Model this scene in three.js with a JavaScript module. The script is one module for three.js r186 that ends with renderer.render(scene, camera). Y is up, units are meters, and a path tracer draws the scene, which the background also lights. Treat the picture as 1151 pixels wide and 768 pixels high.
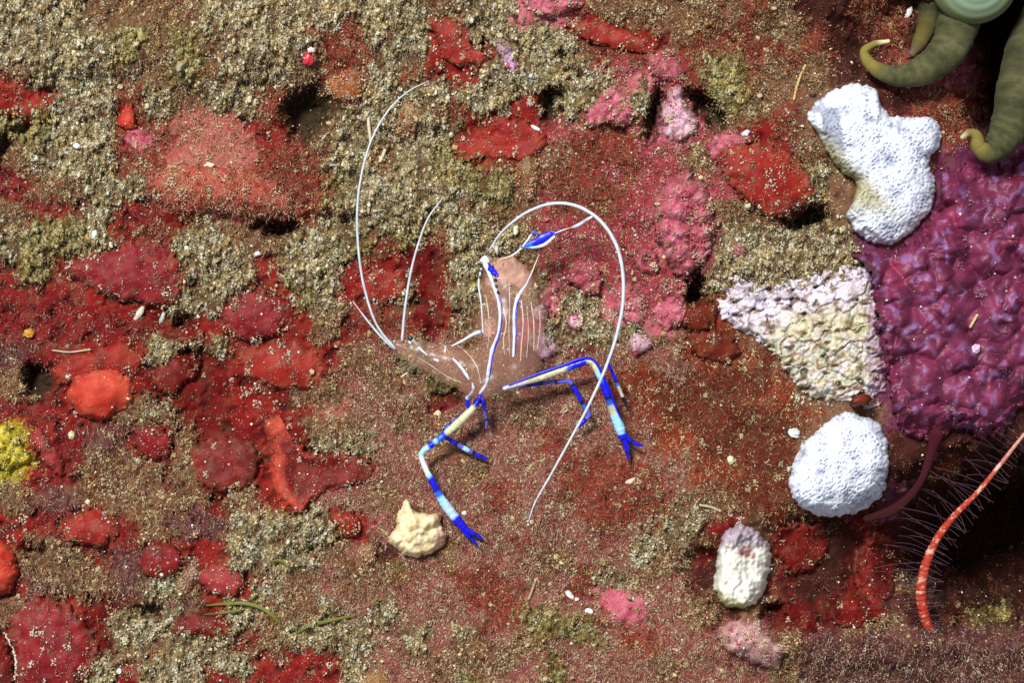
import * as THREE from 'three';
import { MarchingCubes } from 'three/addons/objects/MarchingCubes.js';
import { mergeGeometries } from 'three/addons/utils/BufferGeometryUtils.js';

// ------------------------------------------------------------------ camera, sky, sun, exposure
// 1 unit of the working plan (u) is 0.1 mm: the stretch of reef in view is 11.5 cm wide.
const S = 1e-4, CX = 575.5, CY = 384, D = 4000;
const scene = new THREE.Scene();
const camera = new THREE.PerspectiveCamera(2 * Math.atan(384 / D) * 180 / Math.PI, 1151 / 768, 0.01, 20);
camera.position.set(0, 0, D * S);
camera.lookAt(0, 0, 0);
const renderer = new THREE.WebGLRenderer({ antialias: true });
renderer.setSize(1024, 684);
renderer.toneMapping = THREE.LinearToneMapping;
renderer.toneMappingExposure = 1.2;
renderer.outputColorSpace = THREE.SRGBColorSpace;
renderer.shadowMap.enabled = true;
{
  const w = 64, h = 32, a = new Float32Array(w * h * 4);
  for (let j = 0; j < h; j++) for (let i = 0; i < w; i++) {
    const up = Math.max(0, (j + 0.5) / h * 2 - 1), k = 0.27 + 0.18 * up, o = (j * w + i) * 4;
    a[o] = k * 0.93; a[o + 1] = k; a[o + 2] = k * 1.12; a[o + 3] = 1;
  }
  const t = new THREE.DataTexture(a, w, h, THREE.RGBAFormat, THREE.FloatType);
  t.mapping = THREE.EquirectangularReflectionMapping; t.magFilter = THREE.LinearFilter; t.needsUpdate = true;
  scene.background = t; scene.environment = t;
}
const sun = new THREE.DirectionalLight(new THREE.Color(1, 0.98, 0.95), 4.6);
sun.position.set(-0.26, 0.42, 0.87); sun.castShadow = true; sun.shadow.radius = 22;
sun.shadow.mapSize.set(2048, 2048);
Object.assign(sun.shadow.camera, { left: -0.15, right: 0.15, top: 0.15, bottom: -0.15, near: 0.1, far: 3 });
scene.add(sun, sun.target);

// ------------------------------------------------------------------ numbers, noise, colour
let seed = 20240611;
const rnd = () => { seed = (seed + 0x6D2B79F5) | 0; let t = Math.imul(seed ^ seed >>> 15, 1 | seed); t = t + Math.imul(t ^ t >>> 7, 61 | t) ^ t; return ((t ^ t >>> 14) >>> 0) / 4294967296; };
const rr = (a, b) => a + (b - a) * rnd();
const clamp = (x, a = 0, b = 1) => x < a ? a : x > b ? b : x;
const sst = (a, b, x) => { const t = clamp((x - a) / (b - a)); return t * t * (3 - 2 * t); };
const lerp = (a, b, t) => a + (b - a) * t;
const PERM = new Uint8Array(512), GX = new Float32Array(256), GY = new Float32Array(256);
{ const p = [...Array(256).keys()]; for (let i = 255; i > 0; i--) { const j = (rnd() * (i + 1)) | 0; [p[i], p[j]] = [p[j], p[i]]; } for (let i = 0; i < 512; i++) PERM[i] = p[i & 255]; for (let i = 0; i < 256; i++) { const a = rnd() * 6.2832; GX[i] = Math.cos(a); GY[i] = Math.sin(a); } }
function noise(x, y) {                                   // gradient noise, about -1..1
  const xi = Math.floor(x), yi = Math.floor(y), fx = x - xi, fy = y - yi, X = xi & 255, Y = yi & 255;
  const u = fx * fx * fx * (fx * (fx * 6 - 15) + 10), v = fy * fy * fy * (fy * (fy * 6 - 15) + 10);
  const a = PERM[PERM[X] + Y], b = PERM[PERM[X + 1] + Y], c = PERM[PERM[X] + Y + 1], d = PERM[PERM[X + 1] + Y + 1];
  const n0 = GX[a] * fx + GY[a] * fy, n1 = GX[b] * (fx - 1) + GY[b] * fy, n2 = GX[c] * fx + GY[c] * (fy - 1), n3 = GX[d] * (fx - 1) + GY[d] * (fy - 1);
  return 1.5 * lerp(lerp(n0, n1, u), lerp(n2, n3, u), v);
}
const fbm = (x, y, o = 3) => { let s = 0, a = 0.5, t = 0; for (let i = 0; i < o; i++) { s += a * noise(x, y); t += a; a *= 0.5; x = x * 2.03 + 17.1; y = y * 2.03 + 5.7; } return s / t; };
function worley(x, y) {                                  // [nearest, second nearest, cell number]
  const xi = Math.floor(x), yi = Math.floor(y); let f1 = 9, f2 = 9, id = 0;
  for (let j = -1; j < 2; j++) for (let i = -1; i < 2; i++) {
    const h = PERM[PERM[(xi + i) & 255] + ((yi + j) & 255)], h2 = PERM[h + 37];
    const d = Math.hypot(xi + i + h / 256 - x, yi + j + h2 / 256 - y);
    if (d < f1) { f2 = f1; f1 = d; id = h; } else if (d < f2) f2 = d;
  }
  return [f1, f2, id];
}
const lin = c => { c /= 255; return c <= 0.04045 ? c / 12.92 : ((c + 0.055) / 1.055) ** 2.4; };
const L = ([r, g, b]) => [lin(r), lin(g), lin(b)];
const mix3 = (a, b, t) => [lerp(a[0], b[0], t), lerp(a[1], b[1], t), lerp(a[2], b[2], t)];
function blend(pal, x, y, sc = 13) {                     // patchy mixture of a palette of natural colours
  const n = clamp(0.5 + 0.62 * fbm(x / sc, y / sc, 3)) * (pal.length - 1), i = Math.min(pal.length - 2, n | 0);
  return mix3(pal[i], pal[i + 1], n - i);
}
const pal = (...cs) => cs.map(L);
const dull = (p, k = 0.8, d = 0.86) => p.map(c => { const g = 0.3 * c[0] + 0.5 * c[1] + 0.2 * c[2]; return c.map(v => d * lerp(g, v, k)); });   // natural reds, greyed by a film of silt

// ------------------------------------------------------------------ naming and building
const used = {};
const numbered = n => { const k = used[n] = (used[n] ?? -1) + 1; return k ? `${n}_${String(k).padStart(3, '0')}` : n; };
function tag(o, label, category, group) { o.userData.label = label; if (category) o.userData.category = category; if (group) o.userData.group = group; return o; }
const at = (x, y, z) => { const k = (1 - z / D) * S; return new THREE.Vector3((x - CX) * k, (CY - y) * k, z * S); };   // plan position and height -> metres
function thing(name, label, category, x, y, z, group) {
  const g = new THREE.Group(); g.name = numbered(name); g.position.copy(at(x, y, z)); scene.add(g);
  return tag(g, label, category, group);
}
function mesh(name, geo, mat, parent) {                  // geo in metres, world place; moved into its parent's frame
  const m = new THREE.Mesh(geo, mat); m.name = parent === scene ? numbered(name) : name; m.castShadow = m.receiveShadow = true;
  if (parent !== scene) { const p = new THREE.Vector3(); for (let q = parent; q && q !== scene; q = q.parent) p.add(q.position); geo.translate(-p.x, -p.y, -p.z); }
  parent.add(m); return m;
}
const M = (o, physical) => new (physical ? THREE.MeshPhysicalMaterial : THREE.MeshStandardMaterial)({ roughness: 0.85, metalness: 0, side: THREE.DoubleSide, ...o });
const matVC = M({ vertexColors: true, roughness: 0.9, specularIntensity: 0.2 }, true);
const matWet = M({ vertexColors: true, roughness: 0.5, specularIntensity: 0.5 }, true);
const matGloss = M({ vertexColors: true, roughness: 0.5, specularIntensity: 0.6 }, true);
const matSoft = M({ vertexColors: true, roughness: 0.6, specularIntensity: 0.35 }, true);
const matShell = M({ vertexColors: true, roughness: 0.4 });

// ------------------------------------------------------------------ what grows where on the rock (32 u cells)
const K = {
  s: { c: pal([74, 60, 38], [108, 92, 62], [142, 128, 94]), h: 6, g: 0.30, gs: [0.6, 2.6], gc: pal([192, 184, 150], [168, 156, 120], [144, 126, 88], [208, 202, 178], [116, 94, 62], [154, 130, 98], [130, 114, 66], [182, 172, 140], [162, 146, 98]) },
  u: { c: pal([92, 34, 36], [124, 60, 58], [142, 92, 82]), h: 2, g: 0.2, gs: [0.5, 2.0], gc: pal([164, 128, 102], [146, 92, 80], [194, 176, 138], [124, 66, 58], [176, 150, 108], [150, 108, 96], [206, 194, 164]) },
  z: { c: pal([50, 16, 12], [84, 30, 20], [108, 50, 34]), h: 1, g: 0.11, gs: [0.4, 1.6], gc: pal([150, 112, 78], [120, 62, 44], [184, 168, 126], [100, 44, 32], [130, 100, 70], [110, 96, 70]) },
  x: { c: pal([120, 104, 72], [160, 146, 110]), h: 0, g: 0.06, gs: [0.4, 1.3], gc: pal([214, 204, 176], [186, 170, 126], [150, 128, 84], [226, 222, 210], [120, 92, 56]) },
  q: { c: pal([84, 10, 14], [120, 18, 20], [144, 36, 32]), h: 0, g: 0.10, gs: [0.4, 1.5], gc: pal([150, 100, 88], [130, 50, 52], [176, 150, 130], [120, 40, 46], [140, 84, 72], [160, 130, 100]) },
  o: { c: pal([84, 68, 28], [116, 100, 46], [142, 126, 70]), h: 6, g: 0.28, gs: [0.9, 3.0], gc: pal([160, 150, 102], [140, 128, 76], [176, 168, 130], [118, 104, 52], [96, 80, 40], [150, 132, 98]) },
  b: { c: pal([70, 38, 26], [102, 66, 46], [128, 98, 68]), h: 3, g: 0.26, gs: [0.8, 2.8], gc: pal([152, 126, 88], [124, 90, 62], [190, 172, 130], [106, 64, 44], [144, 110, 74], [128, 66, 52], [164, 150, 110], [138, 92, 74], [206, 192, 156]) },
  m: { c: pal([94, 22, 20], [122, 42, 34], [138, 66, 54]), h: 2, g: 0.17, gs: [0.8, 2.4], gc: pal([150, 104, 78], [130, 64, 50], [182, 158, 118], [118, 44, 36], [142, 92, 64], [128, 96, 64], [136, 66, 62], [160, 134, 92]) },
  r: { c: pal([112, 16, 18], [150, 28, 24], [184, 52, 38]), h: 0, g: 0.12, gs: [0.4, 1.3], gc: pal([196, 176, 146], [160, 60, 48], [206, 196, 176], [150, 110, 84]) },
  d: { c: pal([70, 10, 12], [102, 14, 15], [130, 26, 22]), h: -2, g: 0.09, gs: [0.4, 1.4], gc: pal([150, 116, 88], [116, 40, 34], [186, 170, 140], [96, 60, 44]) },
  n: { c: pal([150, 58, 50], [186, 86, 72], [204, 124, 100]), h: 2, g: 0.2, gs: [0.5, 1.6], gc: pal([206, 170, 136], [190, 110, 88], [190, 176, 140], [160, 78, 60]) },
  p: { c: pal([156, 46, 62], [196, 82, 104], [220, 136, 150]), h: 2, g: 0.2, gs: [0.5, 1.7], gc: pal([200, 180, 150], [210, 130, 140], [160, 130, 96], [190, 90, 100]) },
  k: { c: pal([96, 24, 30], [142, 40, 52], [180, 70, 84]), h: 1, g: 0.12, gs: [0.8, 2.4], gc: pal([184, 164, 130], [160, 70, 80], [128, 96, 68], [190, 110, 116], [200, 186, 150]) },
  v: { c: pal([64, 24, 44], [92, 38, 66], [116, 54, 88]), h: 0, g: 0.02, gs: [0.4, 1.2], gc: pal([150, 110, 130], [170, 150, 110], [120, 60, 90]) },
  w: { c: pal([74, 44, 34], [104, 72, 52], [124, 96, 72]), h: 0, g: 0.05, gs: [0.8, 2.2], gc: pal([214, 208, 190], [180, 170, 130], [150, 140, 110]) },
  h: { c: pal([30, 22, 16], [50, 40, 26], [70, 56, 36]), h: -4, g: 0.03, gs: [0.8, 2.0], gc: pal([60, 52, 32], [90, 80, 54], [40, 34, 20]) },
  t: { c: pal([76, 26, 14], [118, 42, 20], [146, 62, 30]), h: 0, g: 0.10, gs: [0.8, 2.2], gc: pal([184, 168, 128], [130, 84, 54], [110, 50, 30], [200, 190, 150]) },
  D: { c: pal([34, 16, 14], [58, 26, 22], [80, 42, 32]), h: 0, g: 0.08, gs: [0.8, 2.2], gc: pal([96, 74, 54], [140, 124, 88], [70, 38, 30], [110, 60, 44]) },
  M: { c: pal([60, 30, 32], [84, 44, 46], [108, 66, 60]), h: 1, g: 0.12, gs: [0.7, 2.0], gc: pal([124, 84, 76], [160, 136, 110], [96, 50, 50], [186, 170, 140]) },
  y: { c: pal([120, 104, 20], [158, 142, 36], [180, 166, 70]), h: 0, g: 0.3, gs: [0.7, 2.0], gc: pal([200, 186, 90], [176, 158, 40], [150, 132, 30], [206, 196, 130]) },
  e: { c: pal([170, 50, 36], [180, 60, 44]), h: 0, g: 0.05, gs: [0.35, 0.9], gc: pal([206, 150, 120], [190, 110, 80], [210, 190, 160]) },
  W: { c: pal([200, 200, 200], [210, 210, 210]), h: 0, g: 0, gs: [1, 2], gc: pal([200, 200, 200]) },
};
for (const [k, a, b] of [['r', 0.98, 0.56], ['d', 0.98, 0.8], ['q', 0.96, 0.82], ['n', 0.8, 0.74], ['k', 0.9, 0.8], ['p', 0.86, 0.82], ['t', 0.95, 0.9], ['m', 1, 0.95]]) K[k].c = dull(K[k].c, a, b);
for (const k in K) K[k].gc = dull(K[k].gc, 0.98, 0.95);
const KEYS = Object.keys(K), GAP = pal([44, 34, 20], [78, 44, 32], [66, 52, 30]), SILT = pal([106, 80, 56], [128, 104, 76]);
const MAP = [
  'sssbbbbss' + 'ssssssbss' + 'ppmbbbbbm' + 'bDDmDDhhh',
  'ssssobobs' + 'ssmmssrss' + 'ssbrrbmbm' + 'mmDDDhhhh',
  'bsssbbobs' + 'sbttsbrrs' + 'sssmpkmom' + 'bbDDmpkhh',
  'rrssmsbss' + 'mhhssssms' + 'shspskhob' + 'mwwDDmmDh',
  'oossrmrnr' + 'mhbssssrr' + 'rmkkbpbbr' + 'mwwwmmmDv',
  'bsssmmnnn' + 'rbssbsorm' + 'rbkmbbbkr' + 'rbwwwmvvv',
  'mbbssnnnn' + 'rmossosob' + 'bmmmkkkbr' + 'rswwwvvvv',
  'bmmsmmmbn' + 'hmbsssssb' + 'bbmbbppbb' + 'DDwwwvvvv',
  'soosrrssb' + 'bssomomss' + 'bkkrbppbs' + 'sssvvvvvv',
  'mmrrrrrss' + 'rssmrddss' + 'bkkskkkss' + 'sssvvvvvv',
  'mmmrrrssr' + 'dosrmsrsb' + 'spkpkphtw' + 'wwwwvvvvv',
  'mmmmmddrr' + 'rrbmmmrbb' + 'pssssbttw' + 'wowwvvvvv',
  'bmmrrdsdr' + 'rrrbmsbbb' + 'mbmmbbttb' + 'wwwwvvvvD',
  'bhrrrdddr' + 'rdmbbbobb' + 'bbbmbbmmm' + 'twwvvvvvv',
  'mmrrbbddr' + 'rrbbbbbmb' + 'bbbmmtmmm' + 'mwwwvvvvD',
  'yrmbbrbdd' + 'rdssbbbbb' + 'mmmmbttmm' + 'mwwwDDDDD',
  'yrmbbdbdd' + 'rrrmbbbbm' + 'mmmmmbttm' + 'mwwwDDthh',
  'bmrbbbbdb' + 'rrbbbbbbm' + 'mmbmbbbbm' + 'mwwDvDhhh',
  'rmmrmbdrs' + 'smsrbwbbb' + 'mmmmsbbrw' + 'tDDdDDhhh',
  'rbbrmrrrs' + 'ssbbDbbbb' + 'bbmbsbbDw' + 'dDDdDhhhh',
  'rbbbmsbrr' + 'sbbbbmmmb' + 'bbmsmbDww' + 'dDdrbhhhh',
  'brrdDbbrs' + 'bbsbsbmbm' + 'bbbmmmbDw' + 'ddrbbDbDD',
  'drrdbbssm' + 'bsssbsbsm' + 'bbbmmmbbp' + 'bMMMMMMMM',
  'drrsrssmm' + 'rmrsbbbom' + 'bobbbbbbb' + 'bMMMMMMMM',
];
for (let j = 2; j < 12; j++) MAP[j] = [...MAP[j]].map((c, i) => c === 'b' && i > 18 && i < 26 && (i * 3 + j * 5) % 7 < 4 ? 'k' : c === 'm' && i > 17 && i < 25 && (i + j) % 2 ? 'k' : c).join('');
for (let j = 6; j < 24; j++) MAP[j] = [...MAP[j]].map((c, i) => i > 26 && c === 'r' && j > 15 ? 'd' : (c === 'm' || c === 'b') && i > 23 && j > 11 && j < 22 ? (c === 'b' && (i + j) % 2 ? 'b' : 'z') : c === 'm' && i < 13 ? 'q' : c === 'b' && i < 9 && j > 11 && (i * 5 + j * 3) % 4 < 2 ? 'M' : (c === 'b' || c === 'm') && i > 10 && i < (j > 16 ? 27 : 24) && j > 11 ? ((i * 7 + j * 5) % 4 ? 'u' : c) : c).join('');
// patches that the coarse cells miss: [x, y, rx, ry, turn in degrees, what]
const SPOTS = [
  [20, 108, 34, 24, 20, 'r'], [143, 134, 14, 13, 0, 'r'], [235, 150, 48, 30, 10, 'n'], [160, 158, 16, 8, -15, 'p'], [248, 222, 76, 22, 8, 'n'], [330, 190, 44, 34, 40, 'm'],
  [305, 150, 16, 16, 0, 'r'], [395, 38, 16, 24, 0, 'm'], [505, 42, 20, 30, 20, 'r'], [540, 58, 20, 10, 0, 'r'], [500, 125, 12, 14, 0, 'm'], [555, 155, 50, 18, -12, 'r'], [590, 130, 18, 30, 10, 'r'],
  [395, 98, 20, 18, 0, 't'], [345, 130, 24, 30, 20, 'h'], [455, 88, 10, 10, 0, 't'], [640, 60, 40, 10, 40, 's'], [690, 38, 60, 16, 12, 'r'], [700, 60, 40, 12, 20, 'm'], [815, 85, 26, 22, 0, 'o'], [830, 40, 30, 20, 10, 'm'],
  [720, 55, 26, 8, 0, 'r'], [735, 130, 10, 30, 12, 'h'], [793, 124, 30, 11, 48, 'h'], [764, 130, 18, 30, 0, 'p'], [620, 118, 11, 18, 0, 'h'], [680, 175, 34, 50, 20, 'm'], [660, 215, 46, 34, 0, 'm'], [690, 195, 12, 16, 0, 'k'],
  [312, 256, 24, 8, 3, 'h'], [350, 245, 20, 10, -10, 't'], [590, 205, 16, 26, 0, 'b'], [475, 300, 22, 34, 20, 'd'], [425, 318, 26, 14, 10, 'r'], [480, 350, 18, 28, 0, 'd'], [425, 355, 22, 26, 30, 'm'],
  [660, 265, 40, 28, 20, 'k'], [680, 312, 30, 24, 0, 'k'], [700, 345, 26, 20, 0, 'p'], [735, 345, 30, 20, -20, 'k'], [650, 340, 24, 14, 0, 's'], [745, 365, 22, 12, 0, 'p'], [783, 325, 9, 16, 10, 'h'], [905, 245, 22, 12, -10, 'h'],
  [215, 275, 30, 10, -20, 's'], [240, 300, 34, 26, 20, 's'], [225, 340, 16, 14, 0, 's'], [175, 258, 30, 12, 0, 'm'], [200, 248, 22, 10, 10, 'd'], [42, 300, 22, 16, 0, 'o'], [60, 265, 36, 16, -10, 'o'],
  [40, 425, 13, 16, 0, 'h'], [300, 410, 44, 30, 10, 'r'], [300, 345, 34, 24, -20, 'r'], [210, 415, 22, 22, 40, 'd'], [170, 500, 24, 20, 0, 'r'], [140, 545, 50, 40, 30, 'b'], [180, 395, 20, 14, 0, 's'], [245, 390, 10, 16, 0, 's'], [178, 460, 16, 10, 0, 's'],
  [375, 460, 26, 12, -20, 'n'], [330, 448, 40, 10, 0, 'd'], [500, 452, 20, 12, -30, 'd'], [355, 440, 36, 18, 0, 'b'], [380, 480, 34, 16, 0, 'b'], [640, 540, 60, 40, -20, 'u'], [690, 560, 60, 50, 0, 'm'], [700, 610, 34, 14, -20, 'u'], [620, 590, 44, 26, 20, 'u'], [655, 525, 30, 18, 10, 'm'],
  [845, 480, 60, 34, 0, 'z'], [760, 450, 30, 22, 0, 'z'], [880, 458, 46, 9, 12, 't'], [822, 395, 30, 14, 20, 't'], [790, 385, 22, 16, 0, 't'], [720, 430, 22, 26, 0, 't'], [728, 615, 14, 22, 0, 's'], [765, 590, 30, 20, -30, 's'], [810, 570, 20, 12, 0, 'b'], [740, 640, 40, 12, -30, 'b'],
  [700, 680, 30, 18, 20, 'p'], [785, 625, 16, 14, 0, 'd'], [795, 650, 20, 14, 0, 'D'], [620, 700, 60, 16, 20, 'o'], [540, 740, 40, 24, 0, 'b'], [545, 665, 44, 24, 20, 'm'], [420, 640, 50, 12, 10, 'b'], [350, 590, 36, 20, -10, 's'], [385, 585, 18, 10, 30, 'r'], [340, 745, 34, 18, 0, 'r'],
  [300, 755, 22, 14, 0, 'r'], [260, 745, 30, 14, 0, 's'], [190, 655, 26, 12, 10, 's'], [170, 690, 20, 10, 0, 'D'], [150, 708, 30, 18, 10, 's'], [210, 700, 30, 12, 20, 's'], [45, 620, 14, 12, 0, 'h'], [60, 630, 40, 24, 0, 'b'], [150, 640, 26, 30, 0, 'M'], [60, 560, 30, 14, 0, 'M'],
  [220, 590, 40, 14, 0, 'M'], [200, 560, 40, 12, 0, 'b'], [480, 215, 50, 26, -20, 's'], [515, 195, 26, 14, 0, 'o'], [400, 250, 30, 16, 0, 's'], [560, 215, 20, 16, 0, 'o'], [540, 110, 40, 14, 0, 's'], [660, 110, 34, 20, 0, 's'], [620, 75, 44, 18, 20, 's'],
  [880, 30, 30, 20, 20, 'b'], [870, 100, 24, 30, 20, 'b'], [1000, 25, 20, 24, 0, 'm'], [1085, 85, 30, 26, -40, 'k'], [1000, 110, 30, 10, 10, 'D'], [1075, 120, 36, 22, 0, 'm'], [930, 300, 18, 8, 0, 's'], [830, 280, 26, 24, 0, 's'], [925, 262, 20, 18, 0, 's'], [850, 262, 30, 14, 10, 's'],
  [905, 700, 40, 14, 0, 'd'], [960, 660, 20, 26, 0, 'd'], [925, 640, 24, 40, 10, 'D'], [985, 700, 40, 12, -10, 'b'], [1100, 600, 84, 80, 0, 'D'], [1110, 688, 26, 8, -10, 'o'], [1062, 528, 20, 10, 0, 't'], [890, 615, 24, 24, 0, 't'],
];
// hollows and swellings of the rock: [x, y, rx, ry, turn, height, sharpness 0..1]
const RELIEF = [
  [1118, 610, 104, 88, -8, -300, 0.35], [1050, 610, 130, 80, -8, -50, 0.3], [930, 640, 110, 58, 6, -46, 0.5], [1168, 50, 84, 112, 10, -420, 0.6], [1010, 40, 70, 50, 0, -50, 0.4], [880, 60, 90, 60, 0, -22, 0.2],
  [345, 130, 25, 31, 20, -40, 0.4], [735, 130, 11, 31, 12, -36, 0.5], [793, 124, 31, 12, 48, -46, 0.5], [312, 257, 26, 9, 3, -40, 0.5], [40, 425, 14, 18, 0, -38, 0.5], [620, 118, 12, 20, 0, -26, 0.6], [905, 245, 24, 13, -10, -42, 0.45],
  [783, 325, 10, 18, 10, -46, 0.6], [45, 620, 14, 13, 0, -24, 0.5], [205, 362, 8, 10, 0, -22, 0.6], [225, 405, 22, 16, 40, -18, 0.5], [870, 690, 16, 12, 0, -40, 0.6], [785, 640, 22, 26, 0, -26, 0.5], [24, 146, 16, 8, 0, -20, 0.6], [2, 168, 10, 18, 0, -34, 0.6], [170, 690, 22, 10, 0, -18, 0.5],
  [370, 250, 40, 12, -8, -16, 0.4], [1000, 720, 220, 36, 0, 22, 0.2], [850, 300, 70, 30, 0, 12, 0.3], [180, 60, 220, 50, -6, 22, 0.2], [480, 215, 70, 34, -20, 10, 0.3], [240, 205, 80, 30, 8, 14, 0.3], [90, 95, 90, 18, -10, -10, 0.3], [490, 160, 90, 18, 0, -10, 0.2],
  [240, 300, 40, 30, 20, 10, 0.3], [620, 560, 120, 70, 0, 14, 0.2], [350, 590, 60, 24, -10, 8, 0.3], [500, 610, 34, 20, 0, -10, 0.4], [150, 545, 60, 40, 20, -10, 0.3], [400, 200, 20, 10, 0, -8, 0.4], [640, 80, 14, 6, 60, -16, 0.6], [633, 62, 10, 5, 40, -14, 0.6],
];
const prep = l => l.map(e => { const a = e[4] * Math.PI / 180; return [...e, Math.cos(a), Math.sin(a)]; });
const spots = prep(SPOTS), relief = prep(RELIEF);
function inEllipse(e, n, x, y) { const dx = x - e[0], dy = y - e[1], c = e[n], s = e[n + 1]; return Math.hypot((dx * c + dy * s) / e[2], (-dx * s + dy * c) / e[3]); }

const fluff = (x, y) => 0.55 * noise(x / 5 + 30, y / 6.5) + 0.6 * noise(x / 12, y / 14 + 9) + 0.4 * noise(x / 31, y / 31 + 70);
function macro(x, y) {
  let h = 13 * fbm(x / 190 + 3.1, y / 150 + 8.2, 3) - 0.0009 * clamp(x - 800, 0, 700) ** 2 - 0.0004 * clamp(y - 500, 0, 500) ** 2 * sst(700, 1000, x);
  const wx = x + 7 * noise(x / 17, y / 17 + 50) + 3 * noise(x / 6, y / 6), wy = y + 7 * noise(x / 17 + 90, y / 17) + 3 * noise(x / 6 + 9, y / 6);
  for (const e of relief) { if (Math.abs(x - e[0]) > 2 * (e[2] + e[3]) || Math.abs(y - e[1]) > 2 * (e[2] + e[3])) continue; const d = inEllipse(e, 7, wx, wy); if (d < 1.6) h += e[5] * (1 - sst(e[6], 1.55 - 0.5 * e[6], d)); }
  return h;
}
function coverAt(x, y) {
  const ux = x + 9 * noise(x / 26 + 7, y / 26) + 5 * noise(x / 9, y / 9 + 31), uy = y + 9 * noise(x / 26, y / 26 + 77) + 5 * noise(x / 9 + 13, y / 9);
  for (let i = spots.length - 1; i >= 0; i--) { const e = spots[i]; if (Math.abs(x - e[0]) + Math.abs(y - e[1]) < 200) { const d = inEllipse(e, 6, ux, uy) + 0.2 * noise(x / 5 + i, y / 5) + 0.3 * noise(x / 13, y / 13 + i); if (d < 1) return e[5]; } }
  const gx = clamp(ux / 32 - 0.5, 0, 34.999), gy = clamp(uy / 32 - 0.5, 0, 22.999), i = gx | 0, j = gy | 0, fx = gx - i, fy = gy - j;
  let best = -9, cls = 's';
  for (let q = 0; q < 4; q++) {
    const a = q & 1, b = q >> 1, k = MAP[j + b][i + a], id = KEYS.indexOf(k);
    const w = (a ? fx : 1 - fx) * (b ? fy : 1 - fy) + 0.34 * noise(x / 17 + id * 7.3, y / 15 + id * 3.9) + 0.22 * noise(x / 6 + id * 3.3, y / 6 - id * 5.1);
    if (w > best) { best = w; cls = k; }
  }
  return cls;
}
// height and cover of everything that lies on the rock, at 1 u, for laying sediment on it
const X0 = -120, Y0 = -120, BW = 1392, BH = 1010;
const Z = new Float32Array(BW * BH), CV = new Uint8Array(BW * BH), MZ = new Float32Array(BW * BH);
const bi = (x, y) => clamp(Math.round(y) - Y0, 0, BH - 1) * BW + clamp(Math.round(x) - X0, 0, BW - 1);
const zAt = (x, y) => Z[bi(x, y)];
function rockZ(x, y, k, m) {
  const c = K[k], soft = k === 's' || k === 'o' ? 1 : k === 'b' || k === 'm' || k === 'M' ? 0.7 : 0.35;
  let h = m + c.h + 7 * noise(x / 42, y / 36 + 20) + 4.5 * soft * noise(x / 15 + 60, y / 17) + soft * 3.2 * noise(x / 6.3, y / 7.5 + 11) + (0.4 + soft) * 1.3 * noise(x / 2.9 + 9, y / 3.3);
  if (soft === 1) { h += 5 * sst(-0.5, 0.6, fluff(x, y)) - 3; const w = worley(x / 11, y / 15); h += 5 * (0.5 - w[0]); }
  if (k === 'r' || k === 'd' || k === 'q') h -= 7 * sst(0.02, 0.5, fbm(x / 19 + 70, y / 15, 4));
  if (k === 'p' || k === 'k') { const w = worley(x / 17, y / 17); h += 5 * (0.6 - w[0]); }
  return h;
}
for (let j = 0; j < BH; j++) for (let i = 0; i < BW; i++) {
  const x = i + X0, y = j + Y0, q = j * BW + i, k = coverAt(x, y);
  if (!((i | j) & 1)) MZ[q] = macro(x, y);
  CV[q] = KEYS.indexOf(k);
}
for (let j = 0; j < BH; j++) for (let i = 0; i < BW; i++) {
  const q = j * BW + i, i0 = i & ~1, j0 = j & ~1, i1 = Math.min(i0 + (i & 1) * 2, (BW - 1) & ~1), j1 = Math.min(j0 + (j & 1) * 2, (BH - 1) & ~1);
  if ((i | j) & 1) MZ[q] = (MZ[j0 * BW + i0] + MZ[j0 * BW + i1] + MZ[j1 * BW + i0] + MZ[j1 * BW + i1]) / 4;
  Z[q] = rockZ(i + X0, j + Y0, KEYS[CV[q]], MZ[q]);
}
{ // the step in height between covers is worn smooth
  const t = Z.slice(); for (let j = 1; j < BH - 1; j++) for (let i = 1; i < BW - 1; i++) { const q = j * BW + i; Z[q] = 0.28 * t[q] + 0.18 * (t[q - 1] + t[q + 1] + t[q - BW] + t[q + BW]); }
}
const mAt = (x, y) => MZ[bi(x, y)];

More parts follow.
